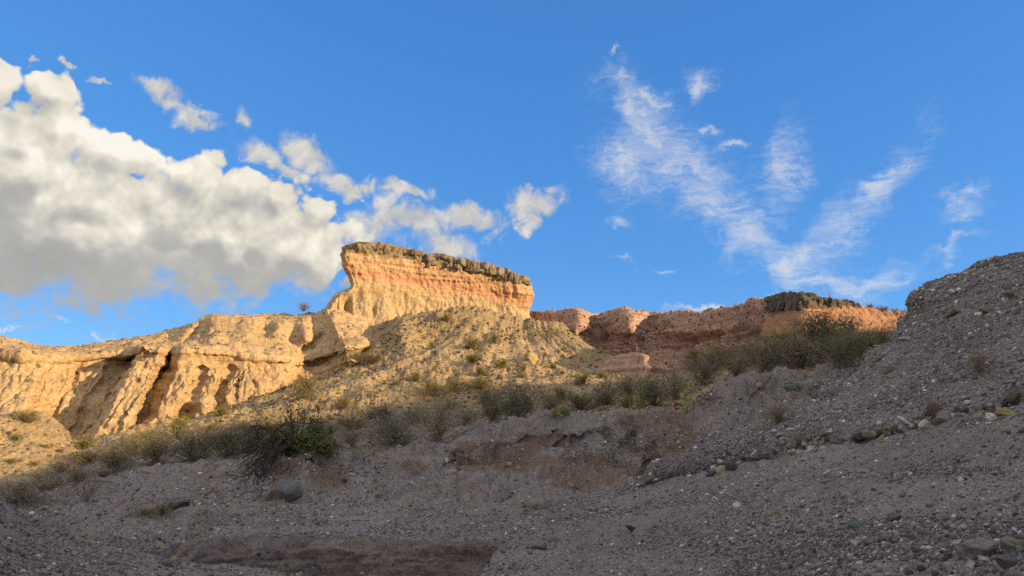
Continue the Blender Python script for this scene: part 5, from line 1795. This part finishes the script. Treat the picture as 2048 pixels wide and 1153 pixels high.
def agave(u, v, wpx, hpx, n, label, stalk=0, seed=1):
    p, nn = hit(u, v)
    s = (p - Vector(CAM)).length / F
    R = np.random.default_rng(seed)
    e = bpy.data.objects.new('agave', None)
    COL.objects.link(e)
    e.location = p
    tag(e, label, 'plant')
    a = Acc()
    for k in range(n):
        az = R.uniform(0, 6.28)
        tl = R.uniform(0.1, 1.25)
        L = R.uniform(0.7, 1.0)
        d = np.array([math.sin(tl) * math.cos(az) * wpx / 2, math.sin(tl) * math.sin(az) * wpx / 2, math.cos(tl) * hpx]) * s * L
        t = np.linspace(0, 1, 5)[:, None]
        c = d * t + np.append(R.normal(0, 3, 2), 0) * s
        sd = np.cross(d, [0.1, 0.3, 1.0])
        sd = sd / np.linalg.norm(sd) * 1.9 * s
        wv = np.array([0.8, 1.0, 0.9, 0.6, 0.05])[:, None]
        V = np.concatenate([c - sd * wv, c + np.array([0, 0, -0.8 * s]) * wv, c + sd * wv])
        i = np.arange(4)
        a.add(V, np.concatenate([np.stack([i, i + 1, i + 6, i + 5], -1), np.stack([i + 5, i + 6, i + 11, i + 10], -1)]))
    o = a.mesh('leaves', L_cact)
    COL.objects.link(o)
    o.parent = e
    if stalk:
        t = np.linspace(0, 1, 6)[:, None]
        V, Fq = tube(np.array([-8, 0, stalk]) * s * t + np.array([-3, 0, 0]) * s * np.sin(t * 3), 1.1 * s, 0.5 * s, 5)
        mesh_np('stalk', V, Fq, L_grey, parent=e)


agave(1255, 815, 44, 34, 46, 'tall pale agave with a bare stalk in the shaded brush', 58, 1)
agave(1282, 818, 36, 40, 40, 'yellowish agave right of the tall pale one', 0, 2)
agave(1130, 830, 40, 20, 40, 'low pale agave clump on the bank crest', 0, 3)
agave(1108, 832, 26, 18, 26, 'smaller pale agave left of the low clump', 0, 4)
agave(1205, 822, 20, 12, 24, 'small grey agave on the bank crest right of the low clump', 0, 5)
agave(35, 880, 20, 12, 18, 'small yellow green agave on the sunlit mound', 0, 6)

# ---- stick and fallen leaf on the near ramp
p, n = hit(1662, 944)
s = (p - Vector(CAM)).length / F
t = np.linspace(-1, 1, 9)[:, None]
pth = np.array([22, 9, 2.5]) * s * t + np.array([0, 2.0, 0.8]) * s * np.cos(t * 2.6)
V, Fq = tube(pth, 1.7 * s, 1.0 * s, 7)
o = mesh_np('stick', V, Fq, MR['pale'])
a, _ = hit(1640, 953)
b_, _ = hit(1684, 936)
d = b_ - a
o.location = (a + b_) / 2 + n * 1.8 * s
base_d = Vector(pth[-1] - pth[0])
o.rotation_mode = 'QUATERNION'
o.rotation_quaternion = base_d.rotation_difference(d)
tag(o, 'pale weathered stick lying on the near gravel ramp', 'stick')
p, n = hit(1992, 934)
s = (p - Vector(CAM)).length / F
prof = [(-14, 3), (-9, 6), (-3, 5), (2, 7), (8, 6), (13, 2), (12, -3), (6, -2), (1, -5), (-5, -3), (-10, -4)]
V = [(x * s, 0.55 * y * s, (0.10 * abs(y) + 0.02 * x + 1.2) * s) for x, y in prof] + [(0, 0, 0.2 * s)]
o = mesh_np('fallen_leaf', V, [(len(prof), k, (k + 1) % len(prof)) for k in range(len(prof))], L_straw)
o.location = p + n * 0.5 * s
o.rotation_euler = n.to_track_quat('Z', 'Y').to_euler()
tag(o, 'curled tan leaf lying on the ramp near the right edge', 'leaf')
